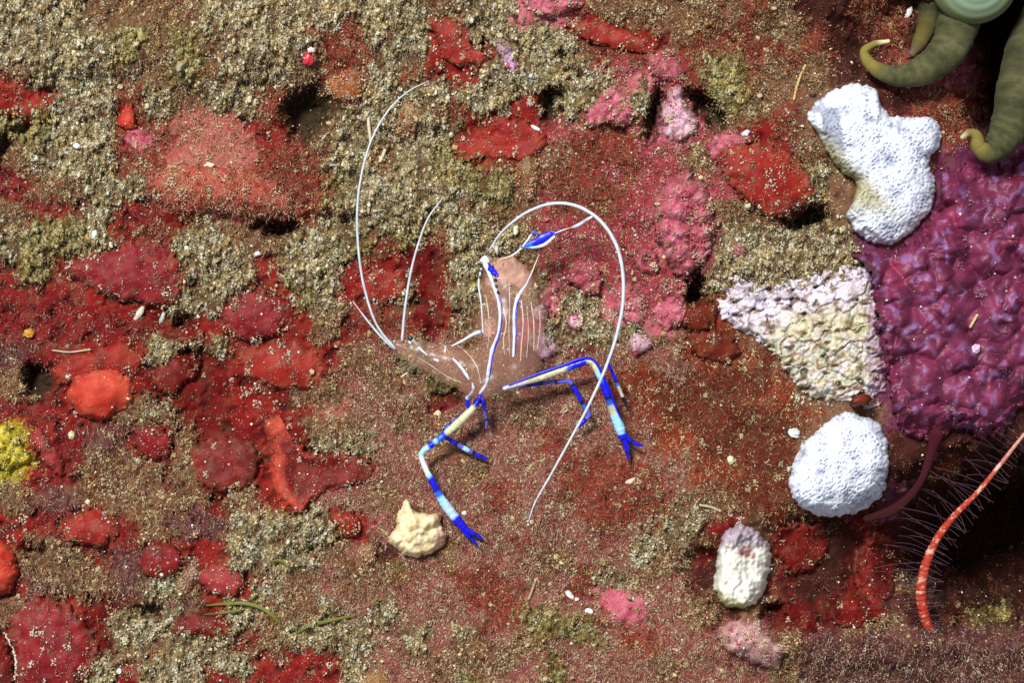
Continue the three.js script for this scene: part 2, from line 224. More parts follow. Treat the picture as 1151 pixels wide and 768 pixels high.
// ------------------------------------------------------------------ the rock face
{
  const line = (a, b) => { const o = []; for (let v = a; v <= b; v += 2) o.push(v); let st = 4; for (let v = b + 4; v < b + 2600; v += st) { o.push(v); st *= 1.22; } st = 4; for (let v = a - 4; v > a - 2600; v -= st) { o.unshift(v); st *= 1.22; } return o; };
  const xs = line(X0, X0 + BW - 2), ys = line(Y0, Y0 + BH - 2), n = xs.length, P = new Float32Array(n * ys.length * 3), C = new Float32Array(n * ys.length * 3), I = [];
  let o = 0;
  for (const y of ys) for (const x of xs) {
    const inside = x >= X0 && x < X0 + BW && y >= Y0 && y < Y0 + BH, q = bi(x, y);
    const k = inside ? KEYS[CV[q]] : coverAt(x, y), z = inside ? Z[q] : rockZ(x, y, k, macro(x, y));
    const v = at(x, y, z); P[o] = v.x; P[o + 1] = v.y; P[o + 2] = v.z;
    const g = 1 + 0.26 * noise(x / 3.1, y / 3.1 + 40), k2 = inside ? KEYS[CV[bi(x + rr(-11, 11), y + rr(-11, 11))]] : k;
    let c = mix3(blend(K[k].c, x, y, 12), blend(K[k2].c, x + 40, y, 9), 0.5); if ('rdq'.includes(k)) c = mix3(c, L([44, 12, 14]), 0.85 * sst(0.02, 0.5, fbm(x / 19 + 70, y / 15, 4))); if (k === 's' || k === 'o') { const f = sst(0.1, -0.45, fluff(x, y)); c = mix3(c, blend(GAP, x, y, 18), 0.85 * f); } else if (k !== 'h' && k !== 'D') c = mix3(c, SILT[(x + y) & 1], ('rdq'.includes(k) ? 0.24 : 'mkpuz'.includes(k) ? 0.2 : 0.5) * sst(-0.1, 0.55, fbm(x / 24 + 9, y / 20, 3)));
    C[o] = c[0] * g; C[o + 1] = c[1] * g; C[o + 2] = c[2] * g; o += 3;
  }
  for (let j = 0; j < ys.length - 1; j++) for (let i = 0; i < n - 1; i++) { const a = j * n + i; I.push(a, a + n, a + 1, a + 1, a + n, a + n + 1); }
  const g = new THREE.BufferGeometry(); g.setAttribute('position', new THREE.BufferAttribute(P, 3)); g.setAttribute('color', new THREE.BufferAttribute(C, 3)); g.setIndex(I); g.computeVertexNormals();
  const m = mesh('reef_rock_face', g, matVC, scene); m.userData.kind = 'structure'; m.userData.label = 'reef rock face overgrown with sediment, red crusts and turf';
}

// ------------------------------------------------------------------ crusts, sponges and lumps that sit on the rock
// outline in plan; the body rises from the rock to `thick` and is embedded at its rim
function crust(outline, o) {
  const c3 = new THREE.CatmullRomCurve3(outline.map(p => new THREE.Vector3(p[0], p[1], 0)), true, 'centripetal');
  let cx = 0, cy = 0; for (const p of outline) { cx += p[0] / outline.length; cy += p[1] / outline.length; }
  if (o.c) [cx, cy] = o.c;
  const len = c3.getLength(), st = o.step ?? 2.2, nt = Math.max(24, Math.round(len / st)), R = outline.reduce((a, p) => Math.max(a, Math.hypot(p[0] - cx, p[1] - cy)), 0), nr = Math.max(6, Math.round(R / st));
  const rim = c3.getSpacedPoints(nt), id = (cx * 7.13 + cy * 3.7) % 211, thick = o.thick ?? 14, wob = o.wob ?? 3, P = [], C = [], I = [], zb = [];
  const zc = mAt(cx, cy) + 4;
  const put = (x, y, r) => {
    const base = lerp(o.flat ? zc : mAt(x, y) + 3, zAt(x, y) - 3, sst(0.8, 1, r)), pr = Math.max(0, 1 - r ** (o.p ?? 2.6)) ** (o.q ?? 0.5);
    const dz = o.h ? o.h(x, y, r) : 1.8 * noise(x / 14 + id, y / 14) + 0.35 * noise(x / 3.4, y / 3.4 + id);
    const z = base + thick * pr + dz * sst(1, 0.86, r) - (r > 0.985 ? 8 : 0);
    const v = at(x, y, z); P.push(v.x, v.y, v.z);
    let c = o.col ? o.col(x, y, r, dz) : blend(o.pal, x + id, y, o.sc ?? 16); if (o.silt === 0.3) c = mix3(c, L([52, 14, 14]), 0.6 * sst(0.1, 0.6, fbm(x / 21 + id, y / 17, 4))); if (o.silt) c = mix3(c, SILT[id & 1], o.silt * clamp(0.75 * sst(0.05, 0.6, fbm(x / 15 + id, y / 13, 3)) + 0.9 * sst(0.7, 1, r + 0.25 * noise(x / 7, y / 7)))); const g = 1 + (o.grain ?? 0.14) * noise(x / 2.7 + id, y / 2.7); C.push(c[0] * g, c[1] * g, c[2] * g);
    zb.push(x, y, z);
  };
  const NA = 360, rad = new Float32Array(NA + 1);         // distance of the rim by direction
  { const hits = rim.map(p => [((Math.atan2(p.y - cy, p.x - cx) / 6.283185 + 1) % 1) * NA, Math.hypot(p.x - cx, p.y - cy)]).sort((a, b) => a[0] - b[0]); let k = 0; for (let i = 0; i <= NA; i++) { while (k < hits.length && hits[k][0] < i) k++; const u = hits[(k + hits.length - 1) % hits.length], v = hits[k % hits.length], du = (i - u[0] + NA) % NA, dv = (v[0] - i + NA) % NA; rad[i] = du + dv > 0 ? (u[1] * dv + v[1] * du) / (du + dv) : u[1]; } }
  const rOf = (x, y) => { const a = ((Math.atan2(y - cy, x - cx) / 6.283185 + 1) % 1) * NA, i = Math.min(NA - 1, a | 0), ro = lerp(rad[i], rad[i + 1], a - i), d = Math.hypot(x - cx, y - cy); return d / (ro + Math.min(1, d / ro) * (wob * noise(x / 11 + id, y / 11) + 0.6 * wob * noise(x / 4.3, y / 4.3 + id))); };
  const gst = st * 0.8, gx0 = cx - R * 1.15, gy0 = cy - R * 1.15, gn = Math.ceil(R * 2.3 / gst) + 1, map = new Int32Array(gn * gn).fill(-1);
  for (let j = 0; j < gn; j++) for (let i = 0; i < gn; i++) { const x = gx0 + i * gst, y = gy0 + j * gst, r = rOf(x, y); if (r < 1.0 + 1.6 * gst / R) { map[j * gn + i] = P.length / 3; put(x, y, Math.min(1, r)); } }
  for (let j = 0; j < gn - 1; j++) for (let i = 0; i < gn - 1; i++) { const q = j * gn + i, a = map[q], b = map[q + 1], c = map[q + gn], d = map[q + gn + 1]; if (a >= 0 && c >= 0 && b >= 0) I.push(a, c, b); if (b >= 0 && c >= 0 && d >= 0) I.push(b, c, d); if (a >= 0 && b >= 0 && d >= 0 && c < 0) I.push(a, d, b); if (a >= 0 && c >= 0 && d >= 0 && b < 0) I.push(a, c, d); }
  // orientation towards the viewer
  const g = new THREE.BufferGeometry(); g.setAttribute('position', new THREE.Float32BufferAttribute(P, 3)); g.setAttribute('color', new THREE.Float32BufferAttribute(C, 3)); g.setIndex(I); g.computeVertexNormals();
  { const N = g.attributes.normal; let s = 0; for (let i = 0; i < N.count; i++) s += N.getZ(i); if (s < 0) { for (let i = 0; i < I.length; i += 3) [I[i], I[i + 1]] = [I[i + 1], I[i]]; g.setIndex(I); g.computeVertexNormals(); } }
  const cls = KEYS.indexOf(o.cls ?? 'W');
  for (let i = 0; i < zb.length; i += 3) for (let dj = -1; dj < 2; dj++) for (let di = -1; di < 2; di++) { const q = bi(zb[i] + di, zb[i + 1] + dj); if (zb[i + 2] > Z[q]) Z[q] = zb[i + 2]; if (zb[i + 2] >= Z[q] - 3) CV[q] = cls; }
  return { g, x: cx, y: cy, z: mAt(cx, cy) };
}
function growth(name, label, category, outline, o) {
  const k = crust(outline, o), root = new THREE.Mesh(k.g, o.mat ?? matWet), p = at(k.x, k.y, k.z);
  k.g.translate(-p.x, -p.y, -p.z); root.position.copy(p); root.name = numbered(name); root.castShadow = root.receiveShadow = true; scene.add(root);
  return tag(root, label, category, o.group);
}
const ring = (x, y, rx, ry = rx, n = 9, j = 0.14) => [...Array(n)].map((_, i) => { const a = i / n * 6.2832, k = 1 + rr(-j, j); return [x + rx * k * Math.cos(a), y + ry * k * Math.sin(a)]; });

const REDS = { red: pal([150, 22, 20], [184, 40, 28], [204, 66, 44]), bright: pal([176, 34, 24], [206, 64, 44], [222, 96, 66]), dark: pal([84, 14, 14], [118, 22, 18], [144, 36, 26]), crimson: pal([130, 14, 26], [162, 26, 38], [186, 52, 54]), rust: pal([104, 30, 14], [140, 48, 20], [164, 72, 36]), salmon: pal([164, 62, 52], [194, 92, 76], [212, 134, 106]), pinkred: pal([168, 34, 44], [196, 62, 66], [214, 100, 96]) };
for (const k in REDS) REDS[k] = dull(REDS[k], 1.0, k === 'bright' ? 0.66 : k === 'dark' ? 0.7 : k === 'salmon' ? 0.66 : 0.46);
const RG = 'red sponge crusts spread over the reef';
const redSponge = (label, pts, palName, thick, extra = {}) => growth('red_sponge', label, 'sponge', pts, { pal: REDS[palName], thick, cls: palName === 'dark' || palName === 'rust' ? 'd' : 'r', group: RG, sc: 22, p: 1.8, silt: 0.3, wob: 6, mat: matSoft, ...(palName === 'bright' ? { cls: 'e', silt: 0.15, wob: 3 } : {}), ...extra });
redSponge('red sponge lobe spread above the bright orange-red cushion', [[52, 420], [75, 402], [110, 390], [140, 382], [160, 392], [166, 408], [155, 420], [125, 424], [95, 428], [62, 432]], 'red', 11);
redSponge('smooth bright orange-red sponge cushion beside a small dark hole', [[76, 440], [88, 422], [112, 415], [140, 419], [152, 434], [150, 452], [134, 464], [112, 474], [92, 469], [80, 456]], 'bright', 20);
redSponge('smooth red ball-like sponge cut by the left border', [[-34, 612], [-8, 604], [12, 614], [21, 634], [18, 656], [2, 672], [-30, 676]], 'bright', 24);
redSponge('narrow red sponge ridge next to the yellow sponge', [[32, 484], [44, 482], [58, 496], [71, 516], [73, 529], [62, 533], [48, 520], [38, 504]], 'pinkred', 16);
redSponge('large red sponge flap with an orange curled rim, hollow inside', [[296, 474], [318, 468], [326, 488], [345, 506], [392, 508], [424, 520], [420, 540], [384, 550], [356, 562], [334, 582], [314, 566], [302, 536], [304, 504]], 'red', 12, { c: [345, 530], col: (x, y, r) => mix3(blend(REDS.dark, x, y, 20), blend(REDS.bright, x, y, 20), sst(0.45, 0.85, r) * sst(372, 318, x)), h: (x, y, r) => -9 * sst(0.8, 0.2, r) + noise(x / 8, y / 8) });
redSponge('oval vermilion sponge sheet beside the two-lobed white sponge', [[800, 168], [836, 158], [876, 166], [906, 192], [914, 216], [906, 238], [886, 249], [858, 243], [834, 226], [814, 200]], 'red', 22, { sc: 30 });
redSponge('small rounded rust-red sponge left of the pale lavender rock', [[764, 360], [772, 343], [788, 336], [802, 344], [804, 360], [790, 372], [774, 372]], 'rust', 18);
redSponge('rust-brown sponge lobe under the small rounded rust one', [[770, 378], [796, 368], [822, 380], [834, 396], [820, 410], [792, 404], [774, 394]], 'rust', 9);
redSponge('broad crimson sponge mound with grey sediment flecks in the bottom left corner', [[10, 700], [24, 678], [50, 670], [80, 682], [104, 704], [112, 736], [100, 764], [60, 788], [20, 780], [12, 740]], 'crimson', 20, { wob: 6 });
redSponge('brown-red sponge edged by a dotted white seam at the left border', [[-40, 712], [-8, 704], [10, 722], [18, 748], [14, 780], [-20, 800], [-44, 770]], 'dark', 16);
redSponge('wide scarlet sponge mat below the salmon-coloured mound', [[68, 306], [84, 288], [118, 280], [150, 268], [186, 272], [206, 296], [208, 330], [192, 348], [160, 344], [128, 338], [96, 322]], 'crimson', 15, { wob: 7 });
redSponge('dusty salmon-pink mound over the black slit', [[160, 212], [184, 192], [230, 184], [282, 192], [322, 212], [332, 236], [296, 246], [248, 240], [196, 236]], 'salmon', 17, { cls: 'n', wob: 7, mat: matVC });
redSponge('small pink-red sponge beside the pear-shaped sea squirt', [[222, 646], [240, 631], [262, 636], [276, 652], [270, 670], [246, 672], [230, 662]], 'pinkred', 14);
redSponge('dusky red sponge pad left of the pear-shaped sea squirt', [[158, 622], [178, 609], [200, 614], [206, 632], [194, 650], [168, 650], [156, 638]], 'crimson', 12);
redSponge('dark red sponge under the green algae blades', [[190, 702], [212, 688], [240, 690], [262, 700], [254, 718], [226, 716], [204, 716]], 'dark', 10);
redSponge('red sponge pad with a cap of pale sediment', [[66, 594], [86, 576], [116, 572], [136, 586], [132, 604], [108, 616], [82, 612]], 'red', 12);
redSponge('crimson sponge mat right above the scarlet sheet, left of the shrimp head', [[244, 350], [276, 326], [306, 328], [332, 346], [322, 372], [288, 386], [256, 378]], 'crimson', 11, { wob: 6 });
redSponge('scarlet sponge sheet above the curled-rim sponge flap', [[268, 402], [300, 382], [340, 386], [364, 406], [360, 432], [326, 440], [290, 432], [272, 420]], 'red', 10, { wob: 6 });
redSponge('dark red sponge hollow beside the bright orange-red cushion', [[170, 430], [192, 400], [222, 394], [228, 412], [208, 434], [186, 446]], 'dark', 9);
redSponge('deep red sponge knob in brown turf below the bright orange-red cushion', [[150, 488], [172, 476], [192, 486], [194, 506], [176, 520], [156, 512]], 'crimson', 11);
redSponge('wine-red rounded sponge sheet directly left of the curled-rim sponge flap', [[214, 510], [246, 490], [282, 496], [296, 520], [282, 546], [246, 556], [220, 540]], 'dark', 9, { wob: 6 });
redSponge('blackish red sponge sheet under the round white sponge', [[868, 596], [900, 588], [928, 594], [932, 620], [916, 642], [886, 644], [870, 622]], 'dark', 14);
redSponge('dark red sponge column left of the brittle star arm', [[962, 616], [986, 600], [1006, 610], [1010, 646], [996, 682], [970, 680], [958, 650]], 'dark', 14);
redSponge('low dark red sponge at the foot of the dark column', [[930, 690], [958, 664], [990, 672], [996, 692], [968, 704], [940, 706]], 'dark', 10);
redSponge('bright red sponge patch under the blue-white pink nodule on top', [[482, 22], [506, 18], [526, 36], [536, 56], [552, 54], [556, 66], [524, 76], [500, 72], [492, 46]], 'red', 8, { wob: 5, c: [512, 50] });
redSponge('ragged scarlet sponge crust with a dark pit at its upper right corner', [[504, 166], [540, 142], [574, 132], [602, 138], [618, 162], [592, 182], [548, 178], [518, 182]], 'red', 8, { wob: 7 });
redSponge('red sponge crust behind the bases of the upright antennae', [[398, 318], [424, 302], [456, 306], [458, 330], [430, 342], [404, 334]], 'red', 7, { wob: 5 });
redSponge('small red triangular sponge among grey sediment', [[130, 142], [146, 116], [154, 132], [152, 146]], 'bright', 8, { wob: 2 });
redSponge('brick-red sponge crust touching the left border in grey sediment', [[-20, 92], [16, 90], [44, 104], [60, 126], [40, 134], [4, 128], [-24, 116]], 'red', 7, { wob: 7 });
redSponge('scarlet sponge ridge along the turf at the top', [[636, 30], [668, 20], [706, 34], [744, 52], [738, 62], [700, 56], [660, 48]], 'red', 8, { wob: 7 });
redSponge('dim red sponge pad left of the cream shell lump', [[370, 578], [392, 574], [408, 590], [404, 606], [384, 602]], 'red', 8, { wob: 4 });

// pink coralline algae
const PK = { hot: pal([166, 46, 70], [204, 86, 112], [226, 140, 158]), deep: pal([128, 32, 48], [166, 54, 74], [198, 96, 112]), pale: pal([196, 120, 140], [220, 168, 186], [232, 206, 222]), violet: pal([140, 80, 140], [190, 140, 196], [224, 200, 226]), peach: pal([176, 112, 92], [204, 150, 128], [216, 172, 150]) };
for (const k in PK) PK[k] = dull(PK[k], 0.86, k === 'hot' ? 0.74 : 0.76);
const PG = 'pink coralline algae nodules';
const lumpy = (s, a) => (x, y) => { const w = worley(x / s, y / s); return a * (0.7 - w[0] * 1.2) + 1.2 * noise(x / 4, y / 4); };
const coral = (label, pts, palName, thick, extra = {}) => growth('coralline_crust', label, 'coralline algae', pts, { pal: PK[palName], thick, cls: 'p', group: PG, mat: matWet, h: lumpy(11, 8), sc: 7, silt: 0.4, grain: 0.3, ...extra });
coral('large knobbly magenta lump inside the curve of the arched antenna, right of it', [[735, 226], [746, 206], [770, 194], [794, 212], [804, 244], [800, 274], [786, 300], [762, 312], [748, 292], [738, 270], [731, 248]], 'hot', 26, { h: (x, y) => lumpy(19, 15)(x, y) + lumpy(8, 4)(x + 40, y), wob: 5, col: (x, y, r, dz) => { const a = mix3(blend(PK.deep, x, y, 9), blend(PK.hot, x + 50, y, 8), sst(-4, 5, dz + 4 * noise(x / 14, y / 14))); return mix3(a, blend(PK.pale, x, y, 6), 0.7 * sst(6, 10, dz) * sst(0, 0.5, noise(x / 12 + 5, y / 12))); } });
coral('ringed crimson nodule touching the large magenta lump', ring(727, 294, 16, 18), 'deep', 15, { h: (x, y, r) => -9 * sst(0.55, 0.1, r) + noise(x / 5, y / 5) });
coral('magenta swelling with one bright bead among grey sediment', [[656, 132], [672, 108], [690, 96], [706, 106], [714, 126], [704, 144], [682, 138], [664, 144]], 'hot', 14, { wob: 5 });
coral('smooth pink plate with a yellow-edged scallop between the dark hollows', [[724, 66], [736, 57], [752, 58], [764, 68], [770, 80], [762, 92], [744, 90], [730, 82]], 'deep', 9, { h: (x, y) => noise(x / 9, y / 9) });
coral('pink and white crumbly strip separating two black slits', [[748, 112], [758, 94], [768, 96], [774, 118], [786, 140], [778, 154], [756, 158], [740, 150], [744, 130]], 'pale', 10, { wob: 4 });
coral('pink crust with pale flecks cut by the upper border', [[584, -10], [604, -24], [636, -16], [656, 2], [640, 14], [612, 20], [592, 12]], 'hot', 12, { wob: 5 });
coral('lilac-white nodule with a blue-violet rim near the top', [[556, 50], [566, 42], [576, 52], [584, 72], [580, 84], [570, 78], [562, 64]], 'violet', 10);
coral('crimson nodules under the right leg of the arched antenna', [[636, 302], [652, 288], [672, 300], [678, 320], [662, 334], [644, 322]], 'deep', 11, { wob: 5 });
coral('raspberry knob behind the right limb of the arched antenna', [[690, 340], [706, 326], [724, 336], [730, 356], [714, 366], [696, 358]], 'hot', 10, { wob: 4 });
coral('dusty rose lump under the large magenta lump', [[732, 348], [752, 334], [772, 344], [770, 362], [748, 372], [734, 362]], 'hot', 9, { wob: 4 });
coral('pale pink pebble-like nodule at the right edge of the shrimp body', ring(608, 352, 11, 11), 'pale', 13, { h: (x, y) => noise(x / 5, y / 5) });
coral('thin standing pink nodule next to the pale pebble-like one', ring(624, 344, 7, 13), 'hot', 10, { h: (x, y, r) => -4 * sst(0.5, 0.1, r) });
coral('small pink nodule with a white cap in line with the shrimp body', ring(646, 362, 13, 10), 'hot', 11, { h: (x, y, r) => 2 * noise(x / 5, y / 5), col: (x, y, r) => mix3(blend(PK.pale, x, y, 8), blend(PK.deep, x, y, 8), sst(0.3, 0.8, r)) });
coral('white and pink flattened crust beside the shrimp belly', [[596, 372], [610, 370], [622, 382], [630, 396], [618, 404], [602, 402], [594, 388]], 'pale', 9, { wob: 4 });
coral('round lilac-white nodule apart from the others, right of the arched antenna', ring(719, 387, 14, 13), 'violet', 14, { h: (x, y) => 1.5 * noise(x / 4, y / 4), col: (x, y) => blend(PK.pale, x, y, 7) });
coral('peach-coloured smooth crust seen through the shrimp tail', [[546, 300], [562, 286], [582, 290], [598, 308], [594, 334], [574, 346], [554, 338], [545, 320]], 'peach', 6, { h: (x, y) => noise(x / 8, y / 8), cls: 'W' });
coral('pinkish square crust seen through the shrimp flank', [[542, 360], [558, 356], [560, 374], [556, 382], [542, 380]], 'peach', 5, { h: (x, y) => noise(x / 8, y / 8), wob: 1 });
coral('magenta rock knob behind the green tentacle curl', [[1060, 96], [1082, 68], [1094, 48], [1104, 66], [1098, 92], [1080, 104]], 'deep', 16, { h: (x, y) => 2 * noise(x / 8, y / 8) });
coral('rosy smear of crust above the vermilion sponge', [[792, 168], [806, 150], [834, 148], [846, 158], [824, 168], [806, 182]], 'hot', 8, { wob: 5 });
coral('pink patch in the pale sediment bank above the lavender rock', ring(826, 280, 12, 8), 'hot', 5);
coral('pink and grey lumps under the white barnacle-like piece', [[804, 712], [822, 700], [850, 698], [864, 714], [882, 732], [872, 750], [848, 746], [832, 736], [810, 728]], 'pale', 22, { h: lumpy(16, 9), wob: 4, col: (x, y) => blend(pal([120, 84, 80], [178, 136, 132], [214, 186, 186]), x, y, 12) });

// white sponges
const WHITE = pal([150, 154, 170], [202, 208, 222], [216, 222, 236]);
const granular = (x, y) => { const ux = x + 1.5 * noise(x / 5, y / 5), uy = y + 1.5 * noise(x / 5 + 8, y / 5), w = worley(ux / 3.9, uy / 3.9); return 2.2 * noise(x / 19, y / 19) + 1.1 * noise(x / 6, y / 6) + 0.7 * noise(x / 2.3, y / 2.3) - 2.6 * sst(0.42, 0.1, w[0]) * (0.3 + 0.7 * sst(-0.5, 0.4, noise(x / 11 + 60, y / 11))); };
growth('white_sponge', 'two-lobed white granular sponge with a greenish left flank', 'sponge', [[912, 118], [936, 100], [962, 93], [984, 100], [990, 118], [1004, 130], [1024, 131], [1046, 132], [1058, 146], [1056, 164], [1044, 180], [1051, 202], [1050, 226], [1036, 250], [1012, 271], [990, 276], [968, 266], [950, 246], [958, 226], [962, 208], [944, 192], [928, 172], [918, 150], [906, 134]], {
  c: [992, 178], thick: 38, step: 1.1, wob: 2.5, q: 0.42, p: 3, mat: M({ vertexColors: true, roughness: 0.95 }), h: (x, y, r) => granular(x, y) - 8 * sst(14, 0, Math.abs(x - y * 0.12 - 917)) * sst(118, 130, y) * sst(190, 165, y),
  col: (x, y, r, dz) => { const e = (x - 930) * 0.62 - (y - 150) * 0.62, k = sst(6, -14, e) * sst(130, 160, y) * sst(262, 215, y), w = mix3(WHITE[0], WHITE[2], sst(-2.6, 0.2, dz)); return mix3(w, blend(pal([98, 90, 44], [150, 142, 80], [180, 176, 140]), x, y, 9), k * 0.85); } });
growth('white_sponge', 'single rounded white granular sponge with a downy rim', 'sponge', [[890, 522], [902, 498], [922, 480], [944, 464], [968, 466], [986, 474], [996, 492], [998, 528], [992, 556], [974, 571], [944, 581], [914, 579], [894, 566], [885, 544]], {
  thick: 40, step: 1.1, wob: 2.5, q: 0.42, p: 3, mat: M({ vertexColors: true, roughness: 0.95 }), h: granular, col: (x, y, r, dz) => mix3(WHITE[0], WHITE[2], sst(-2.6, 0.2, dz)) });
growth('yellow_sponge', 'crumbly yellow-green sponge at the left border', 'sponge', [[-34, 486], [-4, 478], [14, 484], [28, 500], [36, 516], [22, 526], [0, 528], [-30, 530]], { thick: 12, wob: 6, cls: 'y', mat: matVC, h: lumpy(8, 6), pal: pal([128, 112, 24], [178, 162, 44], [204, 192, 110]), sc: 8 });

// pale rock and dead pieces
const rockCell = (x, y) => { const a = x + 6 * noise(x / 13, y / 13), b = y + 6 * noise(x / 13 + 9, y / 13); return worley(a / 34 + b / 90, b / 21); };
growth('pale_rock', 'cracked lavender-white and yellowish rock beside the purple sponge', 'rock', [[806, 348], [816, 322], [828, 306], [846, 320], [876, 316], [904, 312], [940, 300], [976, 298], [984, 328], [990, 362], [996, 402], [994, 440], [984, 456], [954, 456], [924, 450], [898, 438], [880, 416], [862, 392], [838, 376], [818, 366]], {
  c: [920, 372], thick: 15, step: 1.4, wob: 8, q: 0.42, p: 3.4, mat: matVC,
  cls: 'x', h: (x, y) => { const w = rockCell(x, y), v = worley(x / 8, y / 7), rough = sst(335, 400, y + 0.3 * (x - 880)); return 6 * (w[2] / 256 - 0.5) - 4 * sst(0.12, 0.02, w[1] - w[0]) + (0.15 + 0.8 * rough) * (1.8 * (0.7 - v[0]) + 1.6 * noise(x / 4.5, y / 4.5)) + 0.9 * noise(x / 3, y / 3) - 7 * sst(0.35, 0.6, noise(x / 13 + 4, y / 9)); },
  col: (x, y, r, dz) => { const w = rockCell(x, y), id = w[2] / 256, rough = sst(335, 395, y + 0.3 * (x - 880)), n = noise(x / 10, y / 9) * 0.5 + 0.3 * noise(x / 4, y / 4), yl = sst(1.1, 0.2, Math.hypot((x - 906) / 38, (y - 366) / 18) + n) + sst(1.1, 0.2, Math.hypot((x - 952) / 34, (y - 362) / 22) + n), vi = sst(968, 992, x + 10 * noise(x / 9, y / 9));
    let c = mix3(blend(pal([168, 154, 158], [206, 196, 210], [226, 220, 236]), x, y, 14), blend([pal([150, 140, 104], [196, 190, 162], [218, 214, 200]), pal([120, 118, 96], [168, 168, 148], [206, 206, 196]), pal([150, 130, 96], [202, 186, 150], [226, 218, 200])][clamp(1.5 + 2.2 * noise(x / 15 + 9, y / 12) + noise(x / 5, y / 5), 0, 2.99) | 0], x, y, 7), clamp(rough * 0.8 + 0.7 * n + 0.5 * noise(x / 24 + 40, y / 18)));
    c = mix3(c, blend(pal([140, 124, 50], [186, 176, 98], [210, 204, 150]), x, y, 7), clamp(yl) * 0.42); c = mix3(c, L([146, 96, 146]), vi * 0.75); c = mix3(c, L([112, 82, 48]), 0.85 * sst(0.02, 0.4, fbm(x / 15 + 3, y / 9, 4)));
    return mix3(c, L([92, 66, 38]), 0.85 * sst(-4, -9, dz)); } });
growth('rust_sponge', 'tiny orange-brown sponge on the lower edge of the pale rock', 'sponge', ring(968, 450, 12, 7), { pal: REDS.rust, thick: 12, flat: false, h: () => 26 });
growth('barnacle_shell', 'white barnacle-like shell with a purple stained top and yellow-green lower edge', 'shell', [[806, 616], [818, 596], [834, 589], [850, 598], [862, 606], [867, 630], [862, 654], [856, 670], [838, 684], [818, 683], [802, 664], [804, 640]], {
  thick: 36, step: 1.6, wob: 3, q: 0.4, p: 3.2, mat: matSoft, h: (x, y, r) => { const w = worley(x / 16, y / 22), v = worley(x / 6, y / 7); return 6 * Math.min(0.6, w[1] - w[0]) + 3 * (0.6 - v[0]) + 2 * noise(x / 4, y / 4) - 9 * sst(1.2, 0.4, Math.hypot((x - 839) / 14, (y - 615) / 13) + 0.4 * noise(x / 6, y / 6)); },
  col: (x, y, r, dz) => { let c = blend(pal([190, 184, 160], [224, 220, 206], [238, 236, 228]), x, y, 9); c = mix3(c, blend(pal([120, 96, 120], [170, 150, 170]), x, y, 8), 0.8 * sst(626, 604, y + 4 * noise(x / 6, y / 6))); c = mix3(c, L([150, 150, 40]), 0.8 * sst(664, 682, y - 0.4 * (x - 822) + 6 * noise(x / 6, y / 6)) * sst(0.6, 0.95, r)); return mix3(c, L([120, 44, 56]), 0.85 * sst(1.2, 0.6, Math.hypot((x - 838 - 0.5 * (y - 621)) / 9, (y - 621) / 8) + 0.7 * noise(x / 5, y / 5))); } });
growth('shell_fragment', 'cream angular lump of old shell with one pointed corner', 'shell', [[436, 606], [444, 592], [447, 577], [458, 561], [466, 575], [480, 578], [496, 577], [497, 590], [503, 604], [495, 616], [479, 626], [464, 627], [448, 620]], {
  thick: 26, step: 1.6, wob: 2, q: 0.4, p: 2.4, mat: matVC, h: (x, y) => { const w = worley(x / 17, y / 17); return 7 * Math.min(0.6, w[1] - w[0]) + 2 * noise(x / 5, y / 5); }, col: (x, y, r) => mix3(blend(pal([176, 148, 104], [222, 200, 158], [236, 220, 186]), x, y, 9), L([196, 140, 124]), 0.7 * sst(484, 496, x + 6 * noise(x / 5, y / 5)) * sst(590, 605, y)) });

// purple sponge
const PURP = dull(pal([76, 22, 46], [112, 40, 70], [150, 62, 100]), 1, 0.78), RIM = pal([116, 74, 120], [160, 126, 180]);
const purpleH = (x, y) => { const wx = x + 9 * noise(x / 22, y / 22), wy = y + 9 * noise(x / 22 + 9, y / 22), w = worley(wx / 42, wy / 38), v = worley(wx / 17 + 5, wy / 16); return 26 * (0.75 - w[0] * w[0] * 1.2) + 11 * (0.6 - v[0] * v[0] * 1.6) * sst(-0.4, 0.3, noise(x / 40, y / 40 + 5)) + 1.6 * noise(x / 9, y / 9) + 0.4 * noise(x / 3.5, y / 3.5); };
growth('purple_sponge', 'big lumpy purple sponge with violet-edged folds along the right side', 'sponge', [[1058, 196], [1086, 182], [1120, 178], [1160, 176], [1220, 240], [1230, 360], [1200, 430], [1152, 456], [1126, 490], [1102, 496], [1078, 482], [1058, 494], [1036, 497], [1012, 484], [1001, 466], [998, 436], [991, 400], [984, 366], [980, 330], [972, 300], [956, 286], [984, 284], [1014, 274], [1040, 252], [1055, 222]], {
  c: [1080, 350], thick: 30, step: 1.9, wob: 6, q: 0.42, p: 3.4, cls: 'v', mat: matGloss, h: purpleH,
  col: (x, y, r, dz) => { const v = worley(x / 24 + 0.3 * noise(x / 14, y / 14), y / 22), e = 0.7 * sst(0.08, 0.02, v[1] - v[0]) * sst(0.25, 0.55, noise(x / 21 + 70, y / 21)); return mix3(mix3(blend(PURP, x, y, 24), L([136, 40, 70]), 0.5 * sst(0.2, 0.7, noise(x / 33, y / 33))), blend(RIM, x, y, 8), clamp(e + 0.55 * sst(11, 19, dz) * sst(0.1, 0.4, noise(x / 11, y / 11)))); } });

